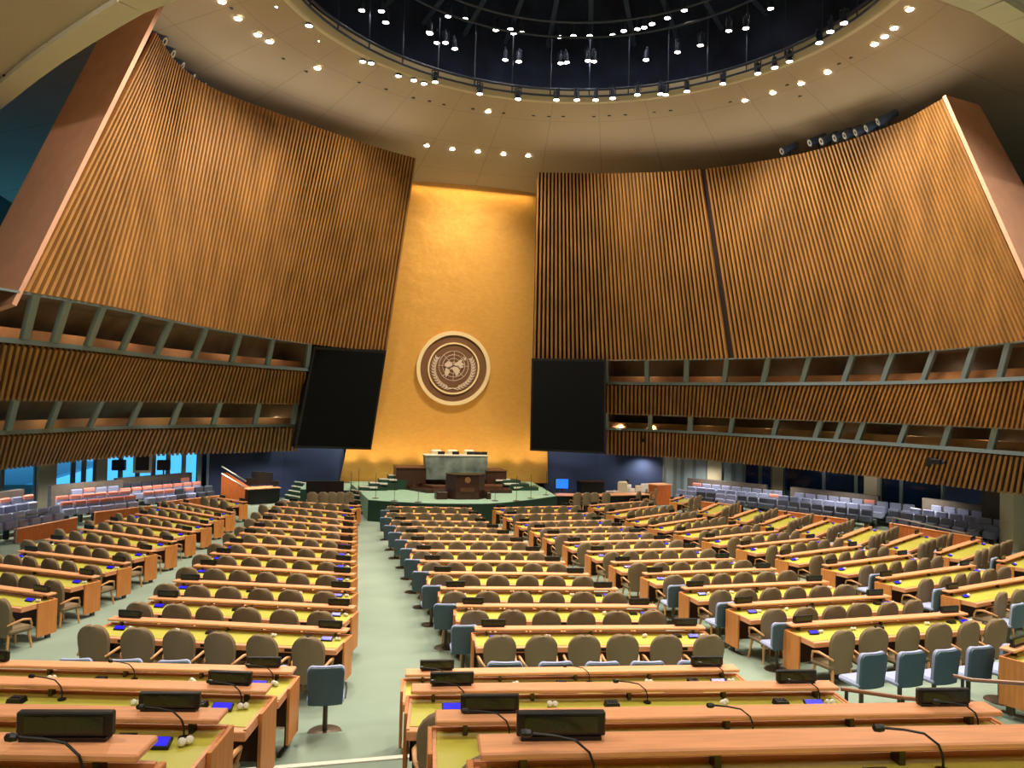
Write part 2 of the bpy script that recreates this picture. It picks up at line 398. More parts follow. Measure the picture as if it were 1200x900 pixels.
# ------------------------------------------------------------ desks
BL = {'L2': 'far left block', 'L1': 'block left of the centre aisle', 'C': 'block right of the centre aisle',
      'R1': 'second block right of centre', 'R2': 'third block right of centre', 'R3': 'far right block',
      'NL': 'left foreground block', 'NR': 'right foreground block'}
def desk(pl, pr, zf, L, rz, blk, n, tot, near):
    """one long desk; pl, pr are the two ends of its raised shelf"""
    c = (pl+pr)/2; base = Vector((c.x, c.y, zf))
    rowtxt = 'row %s from the stage' % ORD[n] if blk[0] != 'N' else '%s row behind the gap' % ORD[n]
    rowtxt = ('%s row from stage' % ORD[n]) if blk[0] != 'N' else ('%s row' % ORD[n])
    t = empty('delegate_desk', base, rz, label='long beech desk with yellow-green top, %s, %s' % (rowtxt, BL[blk]), cat='desk', group='long desks of the %s' % BL[blk])
    a = L/2
    MB().box(-a+.0, a, -.10, .10, SH-.035, SH, b=.008).ob('raised_shelf', 'wood', t)
    top = MB(); top.box(-a-.015, a+.015, -.66, .06, .665, .745, b=.006)
    top.box(-a-.015, a+.015, .03, .06, .745, .775); top.box(-a-.015, -a+.01, -.64, .03, .745, .757); top.box(a-.01, a+.015, -.64, .03, .745, .757)
    top.ob('desktop', 'wood', t)
    MB().box(-a+.012, a-.012, -.57, .025, .746, .751).ob('leather_inlay', 'inlay', t)
    for s in (-1, 1):
        e = MB().box(min(s*(a+.015), s*(a+.048)), max(s*(a+.015), s*(a+.048)), -.34, .08, .13, .765, b=.004).ob('end_panel', 'wood_panel', t)
        MB().box(s*(a-.05)-.02, s*(a-.05)+.02, -.08, .02, 0, .665).box(s*(a-.05)-.025, s*(a-.05)+.025, -.35, .08, 0, .025).ob('leg', 'metal', t)
    MB().box(-a, a, .0, .03, .2, .665).ob('modesty_panel', 'wood_under', t)  # dark wood colour stands in for the shade under the desk
    nb = 5 if near else 3
    for i in range(nb):
        x = -a*.9+1.8*a*i/(nb-1)
        MB().box(x-.015, x+.015, -.05, .02, .74, SH-.03).ob('shelf_bracket', 'metal', t)
    if near or (zf > .2 and blk in ('C', 'R1', 'L1', 'R2')):
        k = 3
        for i in range(k):
            x = (-a+2*a*(i+.5)/k)
            MB().box(x-.13, x+.13, -.668, -.655, .685, .73).ob('socket_panel', 'black', t)
    return t
def nameplate():
    r = empty('nameplate_display', (0, 0, 0))
    MB().box(-.2, .2, -.02, .02, .015, .122, b=.006).box(-.18, .18, -.03, .035, 0, .018).ob('housing', 'black', r)
    MB().box(-.165, .165, -.024, -.019, .032, .104).ob('screen', 'display', r)
    return r
P_plate = Proto(nameplate())
def touch():
    r = empty('touch_console', (0, 0, 0))
    X = Matrix.Rotation(R(24), 4, 'X')
    MB().box(-.09, .09, -.045, .045, .0, .03, X=X @ Matrix.Translation((0, .03, .0)), b=.005).ob('housing', 'black', r)
    MB().box(-.078, .078, -.034, .034, .03, .033, X=X @ Matrix.Translation((0, .03, .0))).ob('screen', 'blue_lcd', r)
    return r
P_touch = Proto(touch())
def earpiece():
    m = MB()
    for s in (-1, 1): m.lathe([(.0, -.028), (.018, -.024), (.026, -.008), (.028, .008), (.02, .024), (.0, .028)], 10, X=Matrix.Translation((s*.024, 0, .028)) @ Matrix.Rotation(R(60), 4, 'X'))
    return m.ob('earpiece_pair', 'white', None, True)
P_ear = Proto(earpiece())
def mic():
    r = empty('gooseneck_microphone', (0, 0, 0))
    MB().lathe([(.035, 0), (.035, .012), (.012, .018)], 12).ob('base', 'black', r)
    MB().tube([(0, 0, .01), (.0, 0, .07), (-.02, .005, .12), (-.08, .02, .165), (-.17, .03, .18), (-.27, .03, .19)], .006, 6).ob('stem', 'black', r)
    MB().lathe([(.006, 0), (.016, .008), (.019, .03), (.016, .05), (.004, .058)], 10, X=Matrix.Translation((-.265, .03, .19)) @ Matrix.Rotation(R(-90), 4, 'Y')).ob('head', 'black', r)
    return r
P_mic = Proto(mic())
def votebox():
    m = MB(); m.prism([(-.07, 0), (.07, 0), (.055, .045), (-.055, .045)], -.05, .05)
    for i in range(3): m.box(-.04+.03*i, -.02+.03*i, -.02, .02, .045, .052)
    return m.ob('voting_keypad', 'black')
P_vote = Proto(votebox())

L1 = [((126.7,725),(411.7,735.8)),((176.7,700.8),(416,709.2)),((205,680.8),(416,688.3)),((228.5,663),(416,670.8)),((248,648.7),(416,656.4)),((264,636.7),(416,643.3)),((282,625.3),(416.5,633)),((293.3,618),(417,624)),((304,609.3),(417,616)),((311,602),(417,608.7)),((317,593.5),(417,600)),((340,587.5),(417,592))][::-1]
CL = [(454,593.7),(453,601.3),(459,609.8),(465,616.9),(471,624.7),(477,633.7),(483,644.7),(492,656.9),(502.5,670.8),(516,688.8),(534.5,709),(556,736)]
CR = [(553,595),(564,602.5),(573,611),(588,618.5),(601,625.5),(618,634.5),(637.5,645.5),(662,657.5),(690,671.5),(724,688.5),(768.5,708.5),(825,733)]
R1L = [(579,594.7),(591.3,602.7),(605.3,611.5),(622.7,618.7),(640,626),(662,635),(688.5,645.5),(718.3,658),(754,671.3),(800,688.3),(855.8,708),(924.2,731)]
R1R = [(671,593),(690,601),(708,609.2),(733,616.7),(753,624),(784,632),(820,641.9),(858,654),(908,665.8),(969,680.8),(1041,697.5),(1130,717.5)]
R2L = [(691,591.5),(712.6,599),(735,607.3),(762,614.4),(792.4,621.8),(825.5,629.7),(866,638.7),(912.5,650),(966.7,661),(1030,675.8),(1108,691)]
R2R = [(746,587.6),(768,593.3),(793,601),(826,607.2),(864,615),(910,622.5),(958,630.8),(1007.5,640),(1066.7,650.3),(1140,662.5),(1226,673.5)]
L2L = [(258.7,583.3),(210.7,588),(183.5,595.2),(154,602.5),(122.5,611),(86,620),(55,633),(27.5,646.7),(-12,662),(-72,679.5)]
L2R = [(288,588),(273.3,598),(260,604),(245.3,612.7),(226.7,620.7),(204.7,632),(180.8,643.3),(150,657.5),(113.3,673.3),(61.7,693.3)]
R3L = [(786,585.5),(820,597),(856,605),(892,612),(935,619.5),(982.5,629),(1036,637),(1098,645.5),(1172,655.5)]
R3R = [(808,579),(846,588.5),(887,597),(930,602),(976.7,608.5),(1028,615.5),(1087.5,623.3),(1152.5,631.5),(1232,639)]
BLK = {'L1': L1, 'C': list(zip(CL, CR)), 'R1': list(zip(R1L, R1R)), 'R2': list(zip(R2L, R2R)), 'L2': list(zip(L2L, L2R)), 'R3': list(zip(R3L, R3R))}
JOBS = []     # (blk, row index from stage, left end, right end, floor z)
for blk, rws in BLK.items():
    for i, (l, r) in enumerate(rws):
        pl = PF(l[0], l[1], SH); pr = PF(r[0], r[1], SH)
        d = pr-pl; d.z = 0; Ld = d.length
        Lw = min(max(Ld, 3.45), 4.0) if not (blk == 'L2' and i == 0) and not (blk == 'R3' and i == 0) else 2.1
        u = d.normalized()
        if blk in ('L2', 'R3'):      # anchor at the aisle end
            if blk == 'L2': pl = pr-u*Lw
            else: Lw = min(Lw, 3.7); pr = pl+u*Lw
        elif blk == 'R2': pr = pl+u*Lw
        else:
            m = (pl+pr)/2; pl = m-u*Lw/2; pr = m+u*Lw/2
        zf = floor_z((pl.y+pr.y)/2)
        JOBS.append((blk, i+1, pl, pr, zf, len(rws)))
for j, k in enumerate('abcd'):
    l, r, D = NR_[k]; pl = PH(l[0], l[1], hz[k])
    if r: pr = PH(r[0], r[1], hz[k])
    else: pr = pl+udir*3.9
    udir = (pr-pl).normalized(); pr = pl+udir*min(4.05, max(3.75, (pr-pl).length)); JOBS.append(('NR', j+1, pl, pr, tier[k], 4))
    l, r, D = NL_[k]; pr = PH(r[0], r[1], hz[k]); u2 = (pr-PH(l[0], l[1], hz[k])).normalized(); pl = pr-u2*3.9
    JOBS.append(('NL', j+1, pl, pr, tier[k], 4))

chair_spots = []
for blk, n, pl, pr, zf, tot in JOBS:
    L = (pr-pl).length; u = (pr-pl).normalized(); rz = math.atan2(u.y, u.x); X = rotz(Vector(((pl.x+pr.x)/2, (pl.y+pr.y)/2, zf)), rz)
    near = blk[0] == 'N'
    desk(pl, pr, zf, L, rz, blk, n, tot, near)
    rowtxt = ('%s row from stage' % ORD[n]) if not near else ('%s row' % ORD[n])
    vis_d = (pl-CAM).length
    B = BL[blk]
    for s, nm in ((-1, 'left'), (1, 'right')):
        x = s*(L/2-(.37 if near else .31))
        p = X @ Vector((x, .035, SH)); P_plate.place(p, rz+R(random.uniform(-3, 3)), 'black nameplate, %s end of shelf, %s, %s' % (nm, rowtxt, B), 'nameplate', 'nameplates on the desk shelves')
        x2 = x+(.0 if s < 0 else .04) + (.0)
        p = X @ Vector((x2, -.27, .752)); P_touch.place(p, rz, 'blue console, %s desktop end, %s, %s' % (nm, rowtxt, B), 'touch screen', 'blue consoles on the desks')
        if vis_d < 26:
            P_ear.place(X @ Vector((x2+.17, -.22, .752)), rz+R(random.uniform(-50, 50)), 'white earpieces beside the %s console, %s, %s' % (nm, rowtxt, B), 'earpiece', 'white earpieces lying on the desks')
        if near:
            P_mic.place(X @ Vector((x2+.12, -.12, .752)), rz+R(random.uniform(-8, 8)), 'black gooseneck microphone, %s end, %s, %s' % (nm, rowtxt, B), 'microphone', 'gooseneck microphones on foreground desks')
    if near:
        P_mic.place(X @ Vector((.15, -.12, .752)), rz, 'black gooseneck microphone mid desk, %s, %s' % (rowtxt, B), 'microphone', 'gooseneck microphones on foreground desks')
    if vis_d < 18:
        for q, (xx, w) in enumerate(((-.75, 'left'), (.85, 'right'))):
            P_ear.place(X @ Vector((xx, -.2, .752)), rz+R(random.uniform(-50, 50)), 'white earpieces, %s half of desktop, %s, %s' % (w, rowtxt, B), 'earpiece', 'white earpieces lying on the desks')
            P_vote.place(X @ Vector((xx+.55, -.2, .752)), rz, 'black keypad, %s half of desktop, %s, %s' % (w, rowtxt, B), 'keypad', 'voting keypads on the desks')
    nc = 6 if L > 3 else 3
    for i in range(nc):
        x = (i-(nc-1)/2)*(L*1.0/nc)+random.uniform(-.025, .025)
        if blk == 'L2': x += .12+(.2 if i == nc-1 else 0)
        p = X @ Vector((x, -.74+random.uniform(-.03, .02)-(.1 if blk == 'L2' and i == nc-1 else 0), 0)); p.z = zf
        chair_spots.append((p, rz+R(random.uniform(-7, 7)), 'taupe armchair, %s from left, %s, %s' % (ORD[i+1], rowtxt, B)))
    # slate swivel chairs behind the armchairs
    ends = []
    if not near and n < 12 and blk == 'C': ends = [-.47]
    if blk == 'R1' and n in (9, 10, 11): ends = [-.47, .5] if n > 9 else [-.47]
    if blk == 'R2' and n > 5: ends = [.49]
    if blk == 'R2' and n > 8: ends = [-.5, .49]
    if blk == 'R3' and 3 < n < 9: ends = [-.5]
    for k, e in enumerate(ends):
        rr = rz+R(random.uniform(-8, 8))
        p = X @ Vector((e*L, -1.27, 0)); p.z = zfloor(p)
        w = 'left end' if e < 0 else 'right end'
        P_blue.place(p, rr, 'blue swivel chair, %s, behind %s, %s' % (w, rowtxt, B), 'swivel chair', 'slate blue swivel chairs behind the desks')
def top_at(x, y, h):                    # floor point under something h tall whose top is sighted at x, y
    z = .9
    for _ in range(12): p = PH(x, y, z+h); z = zfloor(p)
    p += Vector((math.sin(YAW), math.cos(YAW), 0))*.27; p.z = zfloor(p); return p
for lst, nm, aa in (([(82, 773), (140, 774), (197, 775), (255, 776.5), (313, 777)], 'in the gap left of the aisle', -4), ([(377, 778)], 'alone', -16), ([(590, 778), (649, 778), (705, 778), (759, 777.5), (814, 776.5)], 'in the gap right of the aisle', -6), ([(1021, 767), (1067, 765.5), (1108, 763), (1149, 759.5), (1187, 756)], 'in the gap at far right', 6)):
    for k, (x, y) in enumerate(lst):
        p = top_at(x, y, .87)
        lab = 'blue swivel chair standing in the centre aisle by the left foreground desks' if nm == 'alone' else 'blue swivel chair %s, %s from the left' % (nm, ORD[k+1])
        P_blue.place(p, R(aa+random.uniform(-3, 3)+(12 if nm == 'alone' else 0)), lab, 'swivel chair', 'slate blue swivel chairs in the gap between blocks')
# one more row end at the right edge of the frame
ps = PH(1176, 762, hz['a']+.05)
u = Vector((math.cos(R(20)), math.sin(R(20)), 0)); pr = ps+u*3.8; zf = ps.z-SH
desk(ps+u*.1, pr, zf, 3.7, R(20), 'NR', 5, 5, True)
bpy.data.objects['delegate_desk.%03d' % (len(JOBS))]['label'] = 'beech desk cut by the right edge, beside the brown handrail'
P_plate.place(ps+u*.42+Vector((0, 0, .0)), R(20), 'black nameplate on the shelf at the right edge of the photo', 'nameplate', 'nameplates on the desk shelves')

chair_spots.sort(key=lambda c: (c[0]-CAM).length)
def in_view(p):
    q = ROT.transposed() @ (p+Vector((0, 0, .7))-CAM); x = 600+FPX*q.x/-q.z; return q.z < 0 and -60 < x < 1260
vis = [c for c in chair_spots if in_view(c[0])]
for i, (p, rz, lab) in enumerate(vis[:300]):
    (P_taupe if i < 170 else P_taupe_s).place(p, rz, lab, 'armchair', 'taupe armchairs along the long desks')
mb = MB(); src = P_taupe_s.r.data; sm = []
for p, rz, lab in vis[300:]:
    mb.add([v.co for v in src.vertices], [tuple(q.vertices) for q in src.polygons], rotz(p, rz)); sm += [q.material_index for q in src.polygons]
me = mb.me('armchairs', ['taupe', 'chair_wood'])
for q, k in zip(me.polygons, sm): q.material_index = k
o = bpy.data.objects.new('armchairs', me); COL.objects.link(o)
tag(o, 'distant taupe armchairs filling the desk rows nearest the stage', 'armchair', 'taupe armchairs along the long desks', 'stuff')
print('CHAIRS', len(vis), len(chair_spots))

# brown handrail by the right foreground block
hr = empty('handrail', (0, 0, 0)); tag(hr, 'brown wooden handrail on dark posts beside right foreground desks', 'handrail')
q = [PD(985, 807, 7.6), PD(1060, 818, 7.4), PD(1118, 823, 7.2)]
MB().tube(q, .022, 8).ob('rail', 'rail_wood', hr, True)
for p in (PD(992, 808, 7.58), PD(1058, 818, 7.4)): MB().tube([p, Vector((p.x, p.y, tier['b']-.3))], .018, 8).ob('post', 'metal', hr, True)
hr = empty('handrail', (0, 0, 0)); tag(hr, 'brown wooden handrail running to the right edge of the photo', 'handrail')
q = [PD(1117, 792, 8.6), PD(1140, 797, 8.5), PD(1200, 801, 8.2), PD(1240, 804, 8.1)]
MB().tube(q, .022, 8).ob('rail', 'rail_wood', hr, True)
p = PD(1128, 795, 8.55); MB().tube([p, Vector((p.x, p.y, tier['a']))], .018, 8).ob('post', 'metal', hr, True)

# ------------------------------------------------------------ slatted side walls with booth windows
def eyeh(dz): return CAM.z+dz
HL = dict(T=eyeh(11.5), B=eyeh(2.6)); HR_ = dict(T=eyeh(11.3), B=eyeh(2.5))
H5 = eyeh(-2.65)
Lt = Curve([PH(x, y, HL['T']) for x, y in ((486,185),(440,172),(350,142),(250,105),(205,75),(178,38))])
Lb = Curve([PH(x, y, HL['B']) for x, y in ((452,411),(360,402),(240,383),(130,360),(22,341))])
Rt = Curve([PH(x, y, HR_['T']) for x, y in ((629,202),(720,203),(800,200),(860,194),(950,178),(1050,146),(1110,114))])
Rb = Curve([PH(x, y, HR_['B']) for x, y in ((624,420),(720,421.5),(840,420),(967,417),(1083,411),(1193,400),(1235,394))])
L5 = Curve([PH(x, y, H5) for x, y in ((348,527),(240,530),(127,535),(0,548))])
R5 = Curve([PH(x, y, H5) for x, y in ((711,531),(800,536),(967,552),(1100,567),(1200,578.5))])
sideN = {'l': 1, 'r': -1}
def slats(mb, pt, pb, n, side, dep=.10, w=.5, skip=()):
    """n slats between curves; pt(t), pb(t) for t in 0..1"""
    for i in range(n):
        if i in skip: continue
        a0, a1 = (i+.5-w/2)/n, (i+.5+w/2)/n
        A, B_, C_, D_ = pb(a0), pb(a1), pt(a1), pt(a0)
        nrm = (B_-A).cross(D_-A).normalized()*sideN[side]
        if nrm.dot(CAM-A) < 0: nrm = -nrm
        o = nrm*dep
        mb.hexa([A, B_, B_+o, A+o, D_, C_, C_+o, D_+o])
def sheet(mb, pt, pb, n, off):
    P = []
    for i in range(n+1):
        t = i/n; A = pb(t); B_ = pt(t); tn = (pb(min(1, t+.01))-pb(max(0, t-.01))); nrm = tn.cross(B_-A).normalized()
        if nrm.dot(CAM-A) > 0: nrm = -nrm
        P.append((A+nrm*off, B_+nrm*off))
    mb.grid([[a for a, c in P], [c for a, c in P]]); 
def frac(c, ext=0, s0=0): return lambda t: c.at(s0+(c.L+ext-s0)*t)
WIN = [0]
PANE = []
def build_side(side, T, B_, C5, split_px, hs, bounds):
    nm = 'wall_left' if side == 'l' else 'wall_right'
    root = empty(nm, (0, 0, 0)); tag(root, kind='structure')
    m = MB(); nsl = int((T.L+B_.L)/2/.2)
    slats(m, frac(T), frac(B_), nsl, side, .15, .46, (int(nsl*.412),) if side == 'r' else ()); m.ob('slat_panel', 'slat', root)
    m = MB(); sheet(m, frac(T), frac(B_), 60, .02)
    a, b_ = frac(T), frac(B_)
    m.ob('slat_backing', 'slat_back', root)
    # lower part: straight lines between curve B (from the big screen outwards) and C5
    Ltot = min(B_.L-split_px+9, C5.L+9)
    def S(h):
        f = (B_.p[0].z-h)/(B_.p[0].z-H5)
        return lambda t: B_.at(split_px+Ltot*t).lerp(C5.at(Ltot*t), f)
    h = [B_.p[0].z]+hs+[H5]
    n = int(Ltot/.22)
    for k in (1, 3):
        m = MB(); slats(m, S(h[k]), S(h[k+1]), n, side, .12, .48); m.ob('slat_band', 'slat', root)
        m = MB(); sheet(m, S(h[k]), S(h[k+1]), 50, .02); m.ob('slat_band_backing', 'slat_back', root)
    # soffit below the last band and ledge rails
    for k in (1, 3):
        m = MB(); 
        N_ = 60; top = S(h[k])
        for i in range(N_):
            A, C_ = top(i/N_), top((i+1)/N_); nr = (C_-A).cross(Vector((0, 0, 1))).normalized()
            if nr.dot(CAM-A) < 0: nr = -nr
            o = nr*.16; d = Vector((0, 0, .14)); m.hexa([A-o*.6, C_-o*.6, C_+o, A+o, A-o*.6+d, C_-o*.6+d, C_+o+d, A+o+d])
        m.ob('ledge', 'trim_metal', root)
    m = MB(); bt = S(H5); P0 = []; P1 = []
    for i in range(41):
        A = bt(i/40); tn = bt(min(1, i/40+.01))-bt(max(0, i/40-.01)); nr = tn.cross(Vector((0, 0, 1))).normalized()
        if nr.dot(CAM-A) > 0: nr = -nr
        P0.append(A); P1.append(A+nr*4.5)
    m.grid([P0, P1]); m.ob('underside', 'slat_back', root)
    # booths: interior, counters, mullions, panes
    for k in (0, 2):
        up, lo = S(h[k]), S(h[k+1]+.14)
        N_ = 50
        def back(fn, t, off):
            A = fn(t); tn = fn(min(1, t+.01))-fn(max(0, t-.01)); nr = Vector((tn.y, -tn.x, 0)).normalized()
            if nr.dot(CAM-A) > 0: nr = -nr
            return A+nr*off
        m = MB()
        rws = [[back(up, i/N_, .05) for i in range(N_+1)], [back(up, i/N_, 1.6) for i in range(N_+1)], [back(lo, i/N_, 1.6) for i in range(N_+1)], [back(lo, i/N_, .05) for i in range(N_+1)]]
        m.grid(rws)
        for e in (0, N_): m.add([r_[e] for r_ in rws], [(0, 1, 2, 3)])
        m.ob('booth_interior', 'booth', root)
        m = MB(); dz = Vector((0, 0, .30))
        for i in range(N_):
            A, C_, E_, F_ = back(lo, i/N_, .22), back(lo, (i+1)/N_, .22), back(lo, i/N_, .55), back(lo, (i+1)/N_, .55)
            m.hexa([A, C_, F_, E_, A+dz, C_+dz, F_+dz, E_+dz])
        m.ob('booth_counter', 'booth_sill', root)
        bs = bounds[k//2]
        for t0, t1 in zip(bs, bs[1:]):
            WIN[0] += 1
            w = empty('window_%d' % WIN[0], (0, 0, 0)); tag(w, kind='structure')
            mm = MB()
            A, U = lo(t0/Ltot), up(t0/Ltot); tn = (lo(t0/Ltot+.01)-A).normalized(); nr = Vector((tn.y, -tn.x, 0))
            if nr.dot(CAM-A) < 0: nr = -nr
            s_ = tn*.12; o = nr*.07
            mm.hexa([A-s_-o, A+s_-o, A+s_+o, A-s_+o, U-s_-o, U+s_-o, U+s_+o, U-s_+o]); 
            A1, U1 = lo(t1/Ltot), up(t1/Ltot); o2 = nr*.05; dz2 = Vector((0, 0, .06))
            mm.hexa([U-dz2-o2, U1-dz2-o2, U1-dz2+o2, U-dz2+o2, U-o2, U1-o2, U1+o2, U+o2])
            mm.ob('mullion', 'trim_metal', w)
            MB().add([A, A1, U1, U], [(0, 1, 2, 3)]).ob('pane', 'glass_booth' if k == 0 else 'glass_booth_low', w)
    return S, Ltot
def s_for(fnB, C5, split, Ltot, h, px, Bz):
    """distance along the band where it is sighted at column px"""
    f = (Bz-h)/(Bz-H5); best = (1e9, 0)
    for i in range(400):
        d = Ltot*i/399; p = fnB.at(split+d).lerp(C5.at(d), f); q = ROT.transposed() @ (p-CAM)
        if q.z > -.5: continue
        x = 600+FPX*q.x/-q.z; best = min(best, (abs(x-px), d))
    return best[1]
def near_s(c, px):
    best = (1e9, 0)
    for i in range(600):
        d = c.L*i/599; q = ROT.transposed() @ (c.at(d)-CAM); x = 600+FPX*q.x/-q.z; best = min(best, (abs(x-px), d))
    return best[1]
spL = near_s(Lb, 362); spR = near_s(Rb, 711)
hsL = [eyeh(1.33), eyeh(-.22), eyeh(-1.42)]; hsR = [eyeh(1.23), eyeh(-.33), eyeh(-1.28)]
LtotL = min(Lb.L-spL+9, L5.L+9); LtotR = min(Rb.L-spR+9, R5.L+9)
up1L = [358, 312, 270, 226, 181, 140, 101, 62, 27, -25]; up2L = [343, 298, 249, 200, 150, 103, 55, 8, -40]
up1R = [711, 758, 803, 848, 894, 940, 987, 1034, 1080, 1128, 1170, 1225]; up2R = [711, 762, 808, 856, 906, 954, 979, 1004, 1054, 1104, 1160, 1220]
def bd(fnB, C5, sp, Lt_, h, pxs, Bz):
    r = []
    for x in pxs:
        d = s_for(fnB, C5, sp, Lt_, h, x, Bz)
        if not r or d > r[-1]+.3: r.append(d)
    return r
SLf, _ = build_side('l', Lt, Lb, L5, spL, hsL, [bd(Lb, L5, spL, LtotL, hsL[0], up1L, HL['B']), bd(Lb, L5, spL, LtotL, hsL[2], up2L, HL['B'])])
SRf, _ = build_side('r', Rt, Rb, R5, spR, hsR, [bd(Rb, R5, spR, LtotR, hsR[0], up1R, HR_['B']), bd(Rb, R5, spR, LtotR, hsR[2], up2R, HR_['B'])])

# big black screens at both sides of the gold wall
def big_screen(px, D, lab):
    P = [PD(x, y, d) for (x, y), d in zip(px, D)]
    n = (P[1]-P[0]).cross(P[3]-P[0]).normalized(); P[2] = PP(px[2][0], px[2][1], P[0], n)
    if n.dot(CAM-P[0]) < 0: n = -n
    t = empty('projection_screen', (P[2]+P[3])/2); tag(t, lab, 'screen', 'black screens beside the gold wall')
    o = (P[2]+P[3])/2; back = -n*.35
    Q = [p-o for p in P]
    MB().hexa([Q[3]+back, Q[2]+back, Q[2], Q[3], Q[0]+back, Q[1]+back, Q[1], Q[0]]).ob('housing', 'black', t)
    c = sum(Q, Vector())/4; Z = [c+(q-c)*.95+n*.015 for q in Q]
    MB().add(Z, [(0, 1, 2, 3)]).ob('screen_surface', 'screen_black', t)
dl = -(ROT.transposed() @ (Lb.p[0]-CAM)).z; dr = -(ROT.transposed() @ (Rb.p[0]-CAM)).z
big_screen([(368,406),(453,411),(435,527),(345,525)], [dl-3.2, dl-.4, dl-.2, dl-2.2], 'large black screen left of the gold wall, hung on the slatted wall')
big_screen([(623,420),(710,421),(710,532),(621,528)], [dr-.5, dr-1.0, dr-.6, dr-.2], 'large black screen right of the gold wall, hung under the slats')

# rose plaster returns at the outer end of the slatted walls
def quadprism(P, th, name, m, kind='structure', nm=None):
    n = (P[1]-P[0]).cross(P[3]-P[0]).normalized()
    if n.dot(CAM-P[0]) < 0: n = -n
    b = MB(); b.hexa([P[3]-n*th, P[2]-n*th, P[2], P[3], P[0]-n*th, P[1]-n*th, P[1], P[0]])
    o = b.ob(name, m); tag(o, kind=kind); return o
def dep(p): return -(ROT.transposed() @ (p-CAM)).z
zt = dep(Lt.p[-1]); zb = dep(Lb.p[-1])
def planar(px, D):
    P = [PD(*px[0], D[0]), PD(*px[1], D[1]), PD(*px[2], D[2])]; n = (P[1]-P[0]).cross(P[2]-P[0]).normalized()
    return P+[PP(px[3][0], px[3][1], P[0], n)]
quadprism(planar([(128, 22), (192, -4), (14, 356), (-60, 380)], (zt*1.03, zt*.97, zb*.99)), .12, 'trim_2', 'pilaster')
zt = dep(Rt.p[-1]); zb = dep(Rb.p[-1])
b1 = quadprism(planar([(1148, 123), (1108, 111), (1236, 396), (1300, 400)], (zt*1.03, zt*.98, zb*.98)), .12, 'trim_3', 'pilaster')

# ------------------------------------------------------------ gold wall
ga = R(8); gp = Vector((0, 43.2, 1.0)); gn = Vector((0, -math.cos(ga), -math.sin(ga)))
G = [PP(x, y, gp, gn) for x, y in ((398, 566), (642, 566), (628, 236), (470, 222))]
G[2] = G[2]+Vector((.4, 0, .0)); 
b = MB(); o3 = -gn*.3
b.hexa([G[0], G[1], G[1]+o3, G[0]+o3, G[3]+Vector((0, .0, .6)), G[2]+Vector((0, 0, .6)), G[2]+o3+Vector((0, 0, .6)), G[3]+o3+Vector((0, 0, .6))]); tag(b.ob('wall_front', 'gold'), kind='structure')
# emblem
def ring(mb, r0, r1, y0, y1, n=72, cx=0, cz=0):
    k = len(mb.v)
    for j in range(n):
        t = 2*math.pi*j/n; c, s = math.cos(t), math.sin(t)
        mb.v += [(cx+r0*c, y0, cz+r0*s), (cx+r1*c, y0, cz+r1*s), (cx+r1*c, y1, cz+r1*s), (cx+r0*c, y1, cz+r0*s)]
    for j in range(n):
        a = k+4*j; b_ = k+4*((j+1) % n)
        mb.f += [(a, b_, b_+1, a+1), (a+1, b_+1, b_+2, a+2), (a+2, b_+2, b_+3, a+3), (a+3, b_+3, b_, a)]
ec = PP(531, 431.5, gp, gn); er = (PP(573.5, 432, gp, gn)-ec).length
em = empty('round_emblem', ec+gn*.02); em.rotation_euler = (-ga*-1*1.0, 0, 0)
em.rotation_euler = (ga, 0, 0)
tag(em, 'large round wooden emblem with pale globe and laurel wreath on the gold wall', 'emblem')
m = MB(); ring(m, er*.90, er, -.22, 0); m.ob('outer_rim', 'ring_cream', em, True)
m = MB(); ring(m, .001, er*.91, -.12, 0); m.ob('wooden_disc', 'emblem_wood', em, True)
m = MB(); ring(m, er*.66, er*.70, -.2, -.1); m.ob('inner_ring', 'ring_cream', em, True)
m = MB()
s = er*.40; g0 = -.16; cz0 = er*.07
for r in (.25, .5, .75, 1.0): ring(m, s*r-.012, s*r+.012, g0, -.11, 48, 0, cz0)
for k in range(8):
    a = R(45*k); X = Matrix.Translation((0, 0, cz0)) @ Matrix.Rotation(-a, 4, 'Y'); m.box(s*.1, s*1.02, g0, -.11, -.01, .01, X=X)
m.ob('globe_grid', 'emblem_line', em)
m = MB()
def blob(pts): m.prism([(x*s, cz0+z*s) for x, z in pts], -.185, -.11)
blob([(-.05,.12),(.15,.2),(.35,.35),(.62,.5),(.5,.28),(.72,.12),(.55,.05),(.66,-.1),(.4,-.12),(.3,.05),(.1,.02)])                        # eurasia
blob([(-.02,-.02),(.12,-.06),(.3,-.1),(.42,-.3),(.33,-.55),(.2,-.72),(.1,-.45),(-.08,-.25)])                                             # africa
blob([(-.1,.05),(-.2,.25),(-.42,.3),(-.62,.1),(-.55,-.08),(-.38,-.12),(-.22,-.02)])                                                     # north america
blob([(-.55,-.16),(-.38,-.2),(-.25,-.4),(-.38,-.62),(-.5,-.78),(-.58,-.5)])                                                             # south america
blob([(.62,.62),(.78,.58),(.82,.4),(.7,.42)])                                                                                         # australia
blob([(-.12,-.1),(-.02,-.12),(-.04,-.24),(-.14,-.2)])
m.ob('continents', 'emblem_line', em)
